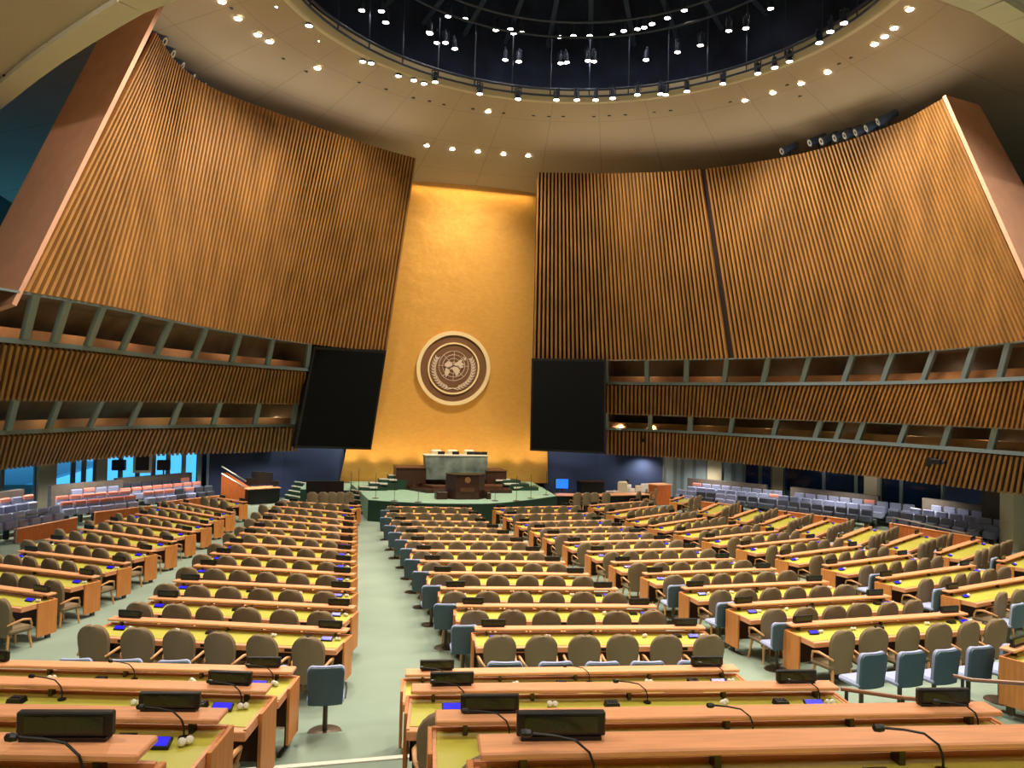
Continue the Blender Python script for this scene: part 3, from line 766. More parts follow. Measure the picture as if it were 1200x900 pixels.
for sgn, nm in ((-1, 'l'), (1, 'r')):
    m = MB(); pts = []
    for k in range(15):
        a = R(-84+118*k/14); pts.append((sgn*er*.535*math.cos(a), er*.535*math.sin(a)))
    m.tube([(x, -.15, z) for x, z in pts], .016, 6)
    for k in range(1, 14):
        a = R(-84+118*k/14); c = Vector((sgn*er*.535*math.cos(a), er*.535*math.sin(a)))
        tg = Vector((-sgn*math.sin(a), math.cos(a)))
        for q in (-1, 1):
            rd = Vector((sgn*math.cos(a), math.sin(a)))*q; d = (tg*.8+rd*.55).normalized(); nn = Vector((-d.y, d.x)); Ln = er*.125
            m.prism([tuple(c), tuple(c+d*Ln*.4+nn*er*.022), tuple(c+d*Ln), tuple(c+d*Ln*.4-nn*er*.022)], -.17, -.13)
    m.tube([(sgn*.02, -.15, -er*.53), (-sgn*er*.16, -.15, -er*.57)], .02, 6)
    m.ob('laurel_branch', 'emblem_line', em)

# ------------------------------------------------------------ ceiling shell with round opening
def ceil_h(r): return DH-2.25*((r-DR)/8.2) if r > DR else DH
m = MB(); rws = []
for r in (DR, DR+.01, 12, 13.5, 15, 16.5, 18.2):
    rws.append([(DC.x+r*math.cos(2*math.pi*j/96), DC.y+r*math.sin(2*math.pi*j/96), ceil_h(r)) for j in range(97)])
rws = rws[1:]
for r, h in ((19.6, 16.9), (26, 16.6), (34, 16.5), (64, 16.4)):
    rws.append([(DC.x+r*math.cos(2*math.pi*j/96), DC.y+r*math.sin(2*math.pi*j/96), h) for j in range(97)])
m.grid(rws); tag(m.ob('ceiling', 'ceiling', None, 'full'), kind='structure')
# lip of the opening
m = MB(); prof = [(DR+.02, 0), (DR+.45, -.16), (DR+.45, 0), (DR-.02, .9)]
k = 0
rws = [[(DC.x+r*math.cos(2*math.pi*j/96), DC.y+r*math.sin(2*math.pi*j/96), DH+z) for j in range(97)] for r, z in ((DR+.22, -.07), (DR+.05, -.09), (DR, -.05), (DR, .5))]
m.grid(rws); tag(m.ob('trim_4', 'soffit_lip', None, 'full'), kind='structure')
# dark drum above it
m = MB(); rws = [[(DC.x+r*math.cos(2*math.pi*j/96), DC.y+r*math.sin(2*math.pi*j/96), DH+z) for j in range(97)] for r, z in ((DR, .5), (DR+1.5, .6), (DR+1.5, 5.5), (.01, 6.5))]
m.grid(rws); tag(m.ob('ceiling', 'dome'), kind='structure')
# lighting rig: rings and radial beams
rig = empty('lighting_rig', (DC.x, DC.y, DH)); tag(rig, 'dark steel lighting rig of rings and radial beams inside the round ceiling opening', 'lighting rig')
def ringtube(r, z, rad, name='ring_pipe', mm='navy_l', n=72):
    MB().tube([(r*math.cos(2*math.pi*j/n), r*math.sin(2*math.pi*j/n), z) for j in range(n+1)], rad, 6, False).ob(name, mm, rig, True)
for r, z, rad in ((DR-.35, .35, .06), (DR-.35, .05, .045), (DR-1.9, 2.0, .05), (DR-2.6, 2.3, .05), (DR-4.4, 3.2, .06), (DR-4.9, 3.4, .05), (DR-5.6, 3.6, .06)): ringtube(r, z, rad)
for k in range(36):
    a = 2*math.pi*k/36; c, s_ = math.cos(a), math.sin(a)
    m = MB(); m.tube([(1.5*c, 1.5*s_, 4.9), ((DR+1.2)*c, (DR+1.2)*s_, 3.0)], .11, 4); m.ob('radial_beam', 'navy', rig)
    m = MB(); m.tube([((DR-.35)*c, (DR-.35)*s_, .05), ((DR-.35)*c, (DR-.35)*s_, 3.1)], .03, 4); m.tube([((DR-4.4)*c, (DR-4.4)*s_, 3.2), ((DR-4.4)*c, (DR-4.4)*s_, 4.3)], .025, 4); m.ob('hanger', 'navy_l', rig)
# fixtures
def lamp():
    r = empty('spotlight', (0, 0, 0))
    m = MB(); m.lathe([(.07, .42), (.1, .36), (.105, .1), (.14, .0), (.135, -.01)], 12); m.tube([(0, 0, .4), (0, 0, .6)], .025, 6); m.box(-.16, -.13, -.02, .02, .15, .5); m.box(.13, .16, -.02, .02, .15, .5); m.box(-.16, .16, -.02, .02, .48, .51)
    m.ob('housing', 'navy_l', r, True)
    MB().lathe([(.0, -.015), (.09, -.025), (.125, -.012), (.12, .02)], 14).ob('lens', 'lens', r, True)
    return r
P_lamp = Proto(lamp())
rim = [(321,8),(362,30),(371,48),(425,72),(435,74),(467,89),(485,94),(497,98),(510,96),(562,110),(607,116),(652,117),(676,117),(698,117),(718,115),(747,111),(774,110),(780,111),(805,107),(847,98),(888,86),(908,79),(925,72),(960,50),(973,37),(989,27)]
mid = [(345,9),(351,12),(424,12),(447,13),(452,26),(503,38),(504,39),(512,50),(522,50),(533,57),(592,70),(608,72),(657,74),(664,73),(689,71),(696,72),(757,70),(794,61),(821,53),(874,33),(854,36)]
inn = [(525,19),(545,22),(581,35),(598,34),(602,39),(611,38),(656,43),(672,42),(691,42),(718,41),(731,36),(747,34),(755,32),(764,28),(782,21),(802,12),(903,10)]
down = [(500,170),(530,174),(560,177),(590,180),(619,182),(572,130),(873,117),(906,108),(939,97),(970,84),(1025,51),(1037,42),(1048,32),(1066,10),(372,79),(316,48),(302,40),(279,21),(260,1)]
LOCS = []
for lst, nm, hh in ((rim, 'rim of the ceiling opening', DH-.15), (mid, 'middle ring of the rig', DH+1.6), (inn, 'inner ring of the rig', DH+2.7)):
    srt = sorted(lst)
    for i, (x, y) in enumerate(srt):
        p = PH(x, y, hh)
        if nm[0] == 'r':   # keep on the rim circle
            v = Vector((p.x-DC.x, p.y-DC.y)); q = PH(x, y, hh); 
        o = P_lamp.place(p, random.uniform(0, 6), 'lit spotlight number %s from the left along the %s' % (i+1, nm), 'spotlight', 'spotlights of the %s' % nm)
        o.rotation_euler.x = R(random.uniform(-4, 4)); LOCS.append((p, nm))
def downlight():
    r = empty('recessed_downlight', (0, 0, 0))
    m = MB(); ring(m, .12, .17, 0, .03, 20); me_ = m; X = Matrix.Rotation(R(90), 4, 'X'); m.v = [tuple(X @ Vector(v)) for v in m.v]
    m.ob('trim_ring', 'soffit_lip', r)
    MB().lathe([(.0, -.03), (.11, -.025), (.12, .02)], 16).ob('lens', 'lens', r, True)
    return r
P_down = Proto(downlight())
def on_ceiling(x, y):
    d = ray(x, y)
    t = 10
    while t < 60:
        p = CAM+d*t; r = (Vector((p.x, p.y))-DC).length
        if p.z > ceil_h(max(r, DR)) and r > DR: return p
        t += .02
    return CAM+d*30
for i, (x, y) in enumerate(sorted(down)):
    p = on_ceiling(x, y); p.z -= .03
    P_down.place(p, 0, 'small lit recessed downlight, number %d from the left in the beige ceiling shell' % (i+1), 'downlight', 'recessed downlights in the ceiling shell')
# dark unlit spots
hole = MB().lathe([(.0, -.012), (.09, -.01), (.1, .03)], 12).ob('speaker_hole', 'black'); P_hole = Proto(hole)
for i, (x, y) in enumerate([(420,97),(452,105),(484,115),(503,119),(520,123),(554,128),(590,133),(625,136),(643,137),(660,137),(696,137),(714,136),(733,135),(767,132),(786,130),(856,120),(923,100),(938,113),(984,75),(998,68),(358,84),(331,69),(270,10)]):
    p = on_ceiling(x, y); P_hole.place(p, 0, 'dark unlit ceiling hole, number %d from the start of the arc below the opening' % (i+1), 'ceiling opening', 'dark holes in the ceiling shell')

# spotlights racked on top of the slatted walls
def floodlight():
    r = empty('floodlight', (0, 0, 0))
    X = Matrix.Rotation(R(-116), 4, 'X')
    m = MB(); m.lathe([(.10, -.42), (.15, -.36), (.16, .15), (.19, .36), (.2, .4), (.16, .41)], 14, X=X); m.ob('housing', 'lamp_house', r, True)
    MB().lathe([(.0, .40), (.15, .42), (.155, .36)], 14, X=X).ob('lens', 'white', r, True)
    MB().tube([(0, -.05, 0), (0, -.05, -.8)], .04, 6).ob('stand', 'black', r)
    return r
P_fl = Proto(floodlight())
zt_ = dep(Lt.p[-1])
for i, (x, y) in enumerate([(180,46),(190,60),(201,74),(214,87),(227,97)]):
    d = near_s(Lt, x+2); w = Lt.at(d); p = PD(x, y, dep(w)+.9)
    o = P_fl.place(p+Vector((0, 0, .12)), R(-100+i*5), 'blue grey floodlight on top of the left slatted wall, %s from the left' % ORD[i+1], 'floodlight', 'floodlights on the left wall')
for i, (x, y) in enumerate([(925,176),(958,166),(972,164),(988,160),(1000,157),(1013,153),(1026,148),(1040,140)]):
    d = near_s(Rt, x); w = Rt.at(d); p = PD(x, y, dep(w)+.9)
    P_fl.place(p+Vector((0, 0, .1)), R(84-i*3), 'blue grey floodlight on top of the right slatted wall, %s from the left' % ORD[i+1], 'floodlight', 'floodlights on the right wall')

# ------------------------------------------------------------ near soffit (balcony ceiling above the camera)
def cw(x, z, h):                        # level coordinates measured from the camera
    return Vector((CAM.x+x*math.cos(YAW)+z*math.sin(YAW), z*math.cos(YAW)-x*math.sin(YAW), h))
zs = eyeh(8.0)
edge = [PH(x, y, zs) for x, y in ((-250, 300), (-60, 170), (0, 124), (60, 77), (130, 32), (196, -2))]+[cw(-3, 13.2, zs), cw(4, 13.0, zs)]+[PH(x, y, zs) for x, y in ((1105, -6), (1150, 14), (1200, 45), (1300, 120))]
ce = Curve(edge); N_ = 80
fr_ = [ce.at(ce.L*i/N_) for i in range(N_+1)]
b = MB(); b.grid([[p for p in fr_], [Vector((p.x*1.0, -12, zs)) for p in fr_]]); tag(b.ob('ceiling', 'soffit'), kind='structure')
b = MB()
for A, C_ in zip(fr_, fr_[1:]):
    n = (C_-A).cross(Vector((0, 0, 1))).normalized()
    if n.y > 0: n = -n
    w = n*.55; dz = Vector((0, 0, -.12)); u = Vector((0, 0, .5))
    b.hexa([A+dz, C_+dz, C_+w+dz, A+w+dz, A+u, C_+u, C_+w+u, A+w+u])
tag(b.ob('trim_5', 'soffit_lip'), kind='structure')
for i, (x, y) in enumerate([(125, 12), (60, 52), (8, 90), (1172, 7)]):
    p = PH(x, y, zs-.02); P_hole.place(p, 0, 'small unlit ceiling light in the near beige soffit, %s from the left' % ORD[i+1], 'ceiling opening', 'unlit lights of the near soffit')

def spot(p, power, size=R(120), blend=.6, col=(1, .90, .78), rad=.2, target=None):
    l = bpy.data.lights.new('lamp', 'SPOT'); l.energy = power; l.spot_size = size; l.spot_blend = blend; l.color = col; l.shadow_soft_size = rad
    o = bpy.data.objects.new('lamp', l); COL.objects.link(o); o.location = p
    d = (Vector(target)-Vector(p)) if target is not None else Vector((0, 0, -1))
    o.rotation_euler = d.to_track_quat('-Z', 'Y').to_euler(); return o
def area(p, target, sx, sy, power, col=(1, .90, .78)):
    l = bpy.data.lights.new('lamp', 'AREA'); l.shape = 'RECTANGLE'; l.size = sx; l.size_y = sy; l.energy = power; l.color = col
    o = bpy.data.objects.new('lamp', l); COL.objects.link(o); o.location = p
    o.rotation_euler = (Vector(target)-Vector(p)).to_track_quat('-Z', 'Y').to_euler(); return o
WARM = (1, .90, .78)
# outer shell of the hall: green marble upper walls, rear wall
b = MB(); b.box(-25.5, -25, 5, 60, 4.4, 17.2); tag(b.ob('wall_outer_left', 'marble_green'), kind='structure')
b = MB(); b.box(28, 28.5, -12, 47, 4.2, 17.2); tag(b.ob('wall_outer_right', 'marble_green'), kind='structure')
b = MB(); b.box(-34, 34, -12.3, -12, -1, 17.2); tag(b.ob('wall_back', 'soffit'), kind='structure')
b = MB(); b.box(-13, 34, 49, 49.3, -1, 17.2); b.box(-34, -13, 60, 60.3, 4.4, 17.2); b.box(-13.3, -13, 44, 49.3, -1, 17.2); tag(b.ob('wall_behind_stage', 'blue_wall'), kind='structure')
b = MB(); b.box(-26, -25.5, -12, 6, -1, 17.2); tag(b.ob('wall_rear_left', 'soffit'), kind='structure')

# blue side walls beside the stage
def vwall(pts, h0, h1, name, m, th=.2):
    b = MB()
    for A, C_ in zip(pts, pts[1:]):
        n = (C_-A).cross(Vector((0, 0, 1))).normalized()
        if n.dot(CAM-A) > 0: n = -n
        A0, C0 = Vector((A.x, A.y, h0)), Vector((C_.x, C_.y, h0)); A1, C1 = Vector((A.x, A.y, h1)), Vector((C_.x, C_.y, h1))
        b.hexa([A0, C0, C0+n*th, A0+n*th, A1, C1, C1+n*th, A1+n*th])
    o = b.ob(name, m); tag(o, kind='structure'); return o
lw = [PY(402, 560, 43.4), PH(330, 583, 0), PH(244, 586, 0)]
vwall(lw, -.1, 4.2, 'wall_front_left', 'blue_wall')
rw = [PY(638, 560, 43.4), PY(700, 570, 43.2), PH(776, 588, 0)]
vwall(rw, -.1, 4.2, 'wall_front_right', 'blue_wall')

# left glazed lobby wall with daylight behind
a0 = lw[-1]; LWp = [a0, PH(120, 598, .1)+Vector((-4.0, -1, 0)), PH(0, 640, .3)+Vector((-6.0, -4, 0))]
Lc = Curve([Vector((p.x, p.y, 0)) for p in LWp])
def gl_wall(c, h0, h1, marks, first, mat_pane, fr='trim_metal'):
    for i, (s0, s1, kind) in enumerate(marks):
        A, C_ = c.at(s0), c.at(s1)
        u = (C_-A).normalized(); n = Vector((u.y, -u.x, 0))
        if n.dot(CAM-A) < 0: n = -n
        z = Vector((0, 0, 1))
        if kind == 'pillar':
            b = MB(); b.hexa([A+z*h0-n*.3, C_+z*h0-n*.3, C_+z*h0+n*.25, A+z*h0+n*.25, A+z*h1-n*.3, C_+z*h1-n*.3, C_+z*h1+n*.25, A+z*h1+n*.25])
            tag(b.ob('trim_%d' % (first+i), 'cream'), kind='structure'); continue
        WIN[0] += 1
        w = empty('window_%d' % WIN[0], (0, 0, 0)); tag(w, kind='structure')
        b = MB(); t_ = .05
        for q, qq in ((A, A+u*.1), (C_-u*.1, C_)): b.hexa([q+z*h0-n*t_, qq+z*h0-n*t_, qq+z*h0+n*t_, q+z*h0+n*t_, q+z*h1-n*t_, qq+z*h1-n*t_, qq+z*h1+n*t_, q+z*h1+n*t_])
        for hh in (h0, h1-.12): b.hexa([A+z*hh-n*t_, C_+z*hh-n*t_, C_+z*hh+n*t_, A+z*hh+n*t_, A+z*(hh+.12)-n*t_, C_+z*(hh+.12)-n*t_, C_+z*(hh+.12)+n*t_, A+z*(hh+.12)+n*t_])
        b.ob('window_frame', fr, w)
        MB().add([A+z*h0, C_+z*h0, C_+z*h1, A+z*h1], [(0, 1, 2, 3)]).ob('pane', 'door_pale' if kind == 'panel' else mat_pane, w)
def marks_px(c, pxs):
    return [near_s(c, x) for x in pxs]
px = [243, 232, 214, 195, 178, 160, 140, 121, 110, 96, 84, 62, 40, 0, -60]
mk = marks_px(Lc, px); kinds = ['g', 'g', 'g', 'g', 'g', 'g', 'g', 'pillar', 'g', 'g', 'g', 'pillar', 'g', 'g']
gl_wall(Lc, -.1, 4.3, [(a, b_, k) for a, b_, k in zip(mk, mk[1:], kinds) if b_ > a+.05], 20, 'glass_blue')
# lobby beyond the glass: pale stone floor outside, pillars and an outer railing
b = MB(); b.box(-70, -24, -10, 70, -.4, -.2); tag(b.ob('terrace', 'door_pale'), kind='structure'); 
bpy.data.objects['terrace'].name = 'floor_terrace'

for x, y, h_, lab in ((139.5, 545, .42, 'black loudspeaker on a thin pole before the left lobby glass, nearer the camera'), (192, 545, .42, 'black loudspeaker on a thin pole before the left lobby glass, nearer the stage')):
    d_ = dep(Lc.at(near_s(Lc, x)))-.3; p = PD(x, y, d_); t = empty('pole_loudspeaker', Vector((p.x, p.y, .1))); tag(t, lab, 'loudspeaker', 'pole loudspeakers by the lobby glass')
    MB().box(-.3, .3, -.15, .15, p.z-.1-.25, p.z-.1+.25, b=.03).ob('cabinet', 'black', t); MB().tube([(0, 0, 0), (0, 0, p.z-.3)], .04, 6).lathe([(.0, .03), (.25, .02), (.26, 0)], 12).ob('stand', 'black', t)
d_ = dep(Lc.at(near_s(Lc, 167)))-.5; p = PD(167, 541, d_); t = empty('wall_display', p); tag(t, 'black display in a white frame on the left lobby glass', 'display')
MB().box(-.42, .42, .0, .08, -.55, .55, b=.01).ob('frame', 'white', t); MB().box(-.3, .3, -.02, 0, -.42, .42).ob('screen', 'black', t)
# right lobby wall: pale panels, then dark blue glass with cream pillars
Rc = Curve([Vector((p.x, p.y, 0)) for p in (rw[-1], PH(870, 597, .2)+Vector((4.5, 0, 0)), PH(1000, 620, .4)+Vector((5.5, 0, 0)), PH(1110, 640, .5)+Vector((5.5, 0, 0)))])
pxr = [776, 790, 799, 813, 828, 845, 858, 871, 890, 905, 917, 965, 1003, 1016, 1031, 1056, 1105]
kr = ['panel', 'panel', 'panel', 'panel', 'pillar', 'panel', 'panel', 'g', 'g', 'pillar', 'g', 'g', 'g', 'pillar', 'g', 'g']
mk = marks_px(Rc, pxr)
gl_wall(Rc, -.1, 4.3, [(a, b_, k) for a, b_, k in zip(mk, mk[1:], kr) if b_ > a+.05], 40, 'glass_dark')
b = MB(); b.box(24.5, 24.8, 5, 47, -1, 4.4); tag(b.ob('wall_lobby_right', 'blue_wall'), kind='structure')
# black stone pier and cream pillar at the right
A = PF(1157, 636); C_ = PF(1186, 640); vwall([PH(1150, 632, .5), PH(1187, 640, .5)], 0, 4.6, 'wall_pier_right', 'black_marble', .6)
pp = PD(1187, 640, dep(PF(1187, 642))*.97); 
b = MB(); spot((pp.x-.5, pp.y-2.0, 4.4), 420, R(120), .8, WARM, .1, (pp.x+.8, pp.y, 1.5)); b.box(0, 1.6, 0, .8, -.3, 4.6, X=rotz(Vector((pp.x, pp.y, 0)), R(-14))); tag(b.ob('trim_60', 'cream'), kind='structure')  # the spot is added to brighten the cream pillar

# ------------------------------------------------------------ stage
SZ = .95
def stage_front(x0=434, x1=655):
    return [PH(x, y, SZ) for x, y in ((432, 585.5), (460, 587.5), (500, 589.5), (540, 590), (580, 589.5), (620, 585.5), (652, 581))]
sf = [p for p in catmull(stage_front(), 8)]
b = MB(); poly = [(p.x, p.y) for p in sf]; poly = poly+[(poly[-1][0]+.6, 43.1), (poly[0][0]-.6, 43.1)]
b.slab(poly, -.1, SZ); st = b.ob('stage_platform', 'step_carpet'); tag(st, kind='structure'); st.name = 'floor_stage'
b = MB()
for p, q in zip(sf, sf[1:]):
    n = (q-p).cross(Vector((0, 0, 1))).normalized()
    if n.y > 0: n = -n
    d = Vector((0, 0, -SZ)); b.hexa([p+d, q+d, q+d+n*.05, p+d+n*.05, p-Vector((0, 0, .02)), q-Vector((0, 0, .02)), q+n*.05-Vector((0, 0, .02)), p+n*.05-Vector((0, 0, .02))])
tag(b.ob('trim_6', 'dark_green'), kind='structure')
# steps left of the stage (two flights) 
def flight(A, C_, n, rise, run, z0, lab, up):
    """A-C the lowest nosing"""
    t = empty('stage_steps', (0, 0, 0)); tag(t, lab, 'steps', 'steps around the stage')
    b1 = MB(); b2 = MB()
    for i in range(n):
        o = up*run*i; z = z0+rise*(i+1); P = [A+o, C_+o, C_+up*run*n, A+up*run*n]
        b1.slab([(p.x, p.y) for p in P], z0-.05 if i == 0 else z-rise, z-.01)
        Q = [A+o, C_+o, C_+o+up*.13, A+o+up*.13]
        b2.slab([(p.x, p.y) for p in Q], z-.05, z+.012)
    b1.ob('treads', 'dark_green', t); b2.ob('nosings', 'nosing', t)
flight(PH(409, 601, .0), PH(431, 604, .0), 5, .19, .34, 0, 'dark steps with white nosings at the left corner of the stage', Vector((.05, 1, 0)).normalized())
flight(PH(330, 585, .19), PH(349, 588.5, .19), 5, .19, .40, .0, 'pale edged steps rising left of the stage by the blue wall', Vector((.35, .94, 0)).normalized())
b = MB(); Pz = [PH(x, y, .95) for x, y in ((352, 573), (409, 574.5), (412, 566), (358, 566))]; b.slab([(p.x, p.y) for p in Pz], -.1, .95); tag(b.ob('floor_side_stage', 'step_carpet'), kind='structure')
b = MB(); q0, q1 = Pz[0], Pz[1]; b.slab([(q0.x, q0.y-.06), (q1.x, q1.y-.06), (q1.x, q1.y-.002), (q0.x, q0.y-.002)], 0, .93); tag(b.ob('trim_7', 'dark_green'), kind='structure')
# upper diagonal steps on both sides of the dais with uplights
for k, (lst, lab) in enumerate((([(432,571),(444,566.5),(455,562),(466,557.5),(477,552.5),(487,546.5)], 'white edged steps climbing beside the dais on its left, under the gold wall'), ([(611,571),(600,567),(590,562.5)], 'white edged steps climbing beside the dais on its right, under the gold wall'))):
    t = empty('dais_steps', (0, 0, 0)); tag(t, lab, 'steps', 'steps around the stage'); b1 = MB(); b2 = MB()
    for i, (x, y) in enumerate(lst):
        z = SZ+.17*(i+1); p = PH(x, y, z); h_ = .42
        b1.box(p.x-h_-.05, p.x+h_+.5, p.y-.02, p.y+.8, SZ-.02, z-.01)
        sl = -.32 if k == 0 else .32
        b2.slab([(p.x-h_, p.y-sl*.5), (p.x+h_, p.y+sl*.5), (p.x+h_, p.y+sl*.5+.34), (p.x-h_, p.y-sl*.5+.34)], z-.05, z+.015)
    b1.ob('treads', 'dark_green', t); b2.ob('nosings', 'nosing', t)
# green marble dais
X0 = PY(497.5, 560, 39.4); X1 = PY(571, 560, 39.4); zT = PY(534, 534.5, 39.4).z; zB = PY(534, 562, 39.4).z
t = empty('marble_rostrum', ((X0.x+X1.x)/2, 39.4, SZ)); tag(t, 'tall grey green marble rostrum with white top before the gold wall', 'rostrum')
wx = (X1.x-X0.x)/2
b = MB(); b.prism([(-wx*.95, zB-SZ), (wx*.98, zB-SZ), (wx, zT-SZ), (-wx, zT-SZ)], 0, .8); b.ob('marble_front', 'green_marble', t)
MB().box(-wx-.04, wx+.04, -.03, .85, zT-SZ, zT-SZ+.05).ob('counter', 'white', t)
MB().box(-wx*1.0, wx*1.0, .15, 2.3, 0, zB-SZ+.02).ob('plinth', 'wood_dark', t)
for (xa, xb, ya, nm) in ((464, 499, 549, 'left'), (570, 593.5, 552.5, 'right')):
    A = PY(xa, 565, 39.1); C_ = PY(xb, 565, 39.1); zz = PY((xa+xb)/2, ya, 39.1).z
    t = empty('side_podium', ((A.x+C_.x)/2, 39.1, SZ)); tag(t, 'dark walnut podium box at the %s side of the marble rostrum' % nm, 'podium')
    w = (C_.x-A.x)/2; MB().box(-w, w, 0, 1.6, 0, zz-SZ, b=.02).ob('body', 'wood_dark', t)
    MB().box(-w-.02, w+.02, -.04, 1.62, zz-SZ, zz-SZ+.05).ob('top', 'wood_under', t)
# white chairs behind the rostrum
def white_chair():
    r = empty('cream_leather_chair', (0, 0, 0))
    MB().box(-.29, .29, -.08, .08, .5, 1.25, b=.07).ob('backrest', 'white_chair', r); MB().box(-.28, .28, -.5, 0, .4, .52, b=.04).ob('seat', 'white_chair', r)
    MB().tube([(0, -.3, .4), (0, -.3, .03)], .04, 8).ob('pedestal', 'metal', r); MB().lathe([(.0, .04), (.25, .02), (.27, 0)], 12, c=(0, -.3, 0)).ob('base', 'metal', r)
    for s_ in (-1, 1): MB().box(s_*.3-.03, s_*.3+.03, -.5, 0, .52, .7, b=.02).ob('armrest', 'white_chair', r)
    return r
P_wc = Proto(white_chair())
for i, x in enumerate((511.5, 530.5, 550)):
    p = PY(x, 527, 41.0); z = p.z-1.25
    P_wc.place(Vector((p.x, 41.1, z)), 0, '%s cream leather chair behind the marble rostrum' % ('left', 'middle', 'right')[i], 'chair', 'cream chairs on the rostrum')
b = MB(); b.box(X0.x-.1, X1.x+.1, 40.52, 41.5, SZ, PY(530, 527, 41.0).z-1.25+.0); o = b.ob('rostrum_floor', 'step_carpet'); o.name = 'floor_rostrum'; tag(o, kind='structure')
b = MB()
pn = Proto(MB().box(-.18, .18, -.03, .03, 0, .16, b=.01).ob('desk_monitor', 'black'))
for i, x in enumerate((517, 534, 551, 559, 567)):
    p = PY(x, 533, 39.9); pn.place(Vector((p.x, 39.9, zT+.05)), 0, 'small black monitor on the marble rostrum, %s from left' % ORD[i+1], 'monitor', 'monitors on the rostrum')
# lectern
Yl = PH(548, 585.5, SZ).y; A = PY(525.5, 583, Yl); C_ = PY(569.5, 583, Yl); zz = PY(548, 557.5, Yl).z; w = (C_.x-A.x)/2
t = empty('speaker_lectern', ((A.x+C_.x)/2, Yl, SZ)); tag(t, 'dark walnut lectern with small gilded crest standing before the marble rostrum', 'lectern')
b = MB()
b.slab([(-w, .4), (-w*.6, .0), (w*.6, .0), (w, .4), (w, .9), (-w, .9)], 0, zz-SZ); b.ob('body', 'wood_dark', t)
MB().slab([(-w-.03, .4), (-w*.6-.02, -.04), (w*.6+.02, -.04), (w+.03, .4), (w+.03, .92), (-w-.03, .92)], zz-SZ, zz-SZ+.04).ob('top', 'black', t)
cr_ = MB().lathe([(.0, 0), (.13, 0), (.13, .02)], 24, X=Matrix.Translation((0, -.001, zz-SZ-.2)) @ Matrix.Rotation(R(90), 4, 'X')).ob('crest', 'gold_small', t)
g_ = MB(); ring(g_, .045, .055, -.026, -.02, 20, 0, zz-SZ-.2); ring(g_, .085, .1, -.026, -.02, 20, 0, zz-SZ-.2); g_.box(-.05, .05, -.026, -.02, zz-SZ-.204, zz-SZ-.196); g_.box(-.004, .004, -.026, -.02, zz-SZ-.25, zz-SZ-.15); g_.ob('crest_relief', 'wood_dark', cr_)
MB().box(-.32, .32, -.015, 0, (zz-SZ)*.32, (zz-SZ)*.32+.2).ob('name_panel', 'wood_under', t)
for (xa, xb, ya, nm) in ((511.5, 528, 576.5, 'left'), (567, 575.5, 577.5, 'right')):
    Yb_ = Yl+.05; A = PY(xa, 584, Yb_); C_ = PY(xb, 584, Yb_); zz2 = PY(xa, ya, Yb_).z
    if nm == 'left': C_ = PY(524.5, 584, Yb_)
    else: A = PY(570.5, 584, Yb_)
    t = empty('teleprompter_box', ((A.x+C_.x)/2, Yb_, SZ)); tag(t, 'low dark box on the stage floor, %s of the lectern' % nm, 'box')
    w = (C_.x-A.x)/2; MB().box(-w, w, 0, .7, 0, zz2-SZ, b=.02).ob('body', 'wood_dark', t); MB().box(-w*.7, w*.7, .1, .6, zz2-SZ, zz2-SZ+.03).ob('lid', 'black', t)
P_ = [PH(x, y, SZ) for x, y in ((474, 573.5), (500, 578), (600, 578), (592, 572))]; yb_ = 39.0
t = empty('dais_platform', (0, 0, 0)); tag(t, 'low dark walnut platform under the marble rostrum', 'platform'); b = MB(); b.slab([(P_[0].x, P_[0].y), (P_[1].x, P_[1].y), (P_[2].x, P_[2].y), (P_[3].x, yb_), (P_[0].x, yb_)], SZ, SZ+.16); b.ob('body', 'wood_dark', t)
b = MB(); b.slab([(P_[0].x+.4, P_[0].y+.5), (P_[1].x+.4, P_[1].y+.5), (P_[2].x-.4, P_[2].y+.5), (P_[3].x-.3, yb_), (P_[0].x+.4, yb_)], SZ+.16, SZ+.3); b.ob('upper_step', 'wood_under', t)
# thin flag stanchions and glass teleprompter stands on the stage
stn = MB(); stn.tube([(0, 0, 0), (0, 0, 1.15)], .012, 6); stn.lathe([(.16, 0), (.15, .02), (.02, .03)], 12)
P_st = Proto(stn.ob('stanchion', 'metal'))
for i, (x, y) in enumerate([(411, 582), (420, 577), (440, 584), (462, 587), (490, 588.5), (580, 587), (605, 587), (622, 584), (640, 580), (651, 578)]):
    p = PH(x, y, SZ); P_st.place(p, 0, 'thin dark stanchion near the stage edge, %s from the left' % ORD[i+1], 'stanchion', 'stanchions along the stage edge')

# ------------------------------------------------------------ side tables near the stage
def table(pl, pr, depth, h, z, lab, top='wood', body='black', name='officer_table'):
    u = (pr-pl).normalized(); rz = math.atan2(u.y, u.x); L = (pr-pl).length; c = (pl+pr)/2
    t = empty(name, Vector((c.x, c.y, z)), rz); tag(t, lab, 'table')
    MB().box(-L/2, L/2, -.1, depth, h-.05, h, b=.01).ob('tabletop', top, t)
    MB().box(-L/2+.05, L/2-.05, 0, .05, .05, h-.05).ob('front_panel', body, t)
    for s_ in (-1, 1): MB().box(s_*(L/2-.08)-.03, s_*(L/2-.08)+.03, 0, depth, 0, h-.05).ob('side_panel', body, t)
    return t
table(PH(290, 573, .8), PH(329, 571, .8), 1.0, .8, 0, 'dark table crowded with black equipment beside the left blue wall')
eq = [(292, 571, .5, .45), (302, 570, .7, .75), (312, 570, .6, .7), (322, 571, .4, .3)]
for i, (x, y, w, h) in enumerate(eq):
    p = PH(x, y, .8)+Vector((0, .35, 0)); b = MB(); b.box(-w/2, w/2, -.04, .04, .08, h, b=.01); b.box(-.12, .12, -.1, .1, 0, .03); b.box(-.03, .03, -.02, .02, 0, .1)
    tag(b.ob('monitor', 'black', None, False, p, 0), 'black monitor on the left equipment table, %s from the left' % ORD[i+1], 'monitor', 'monitors on the left equipment table')
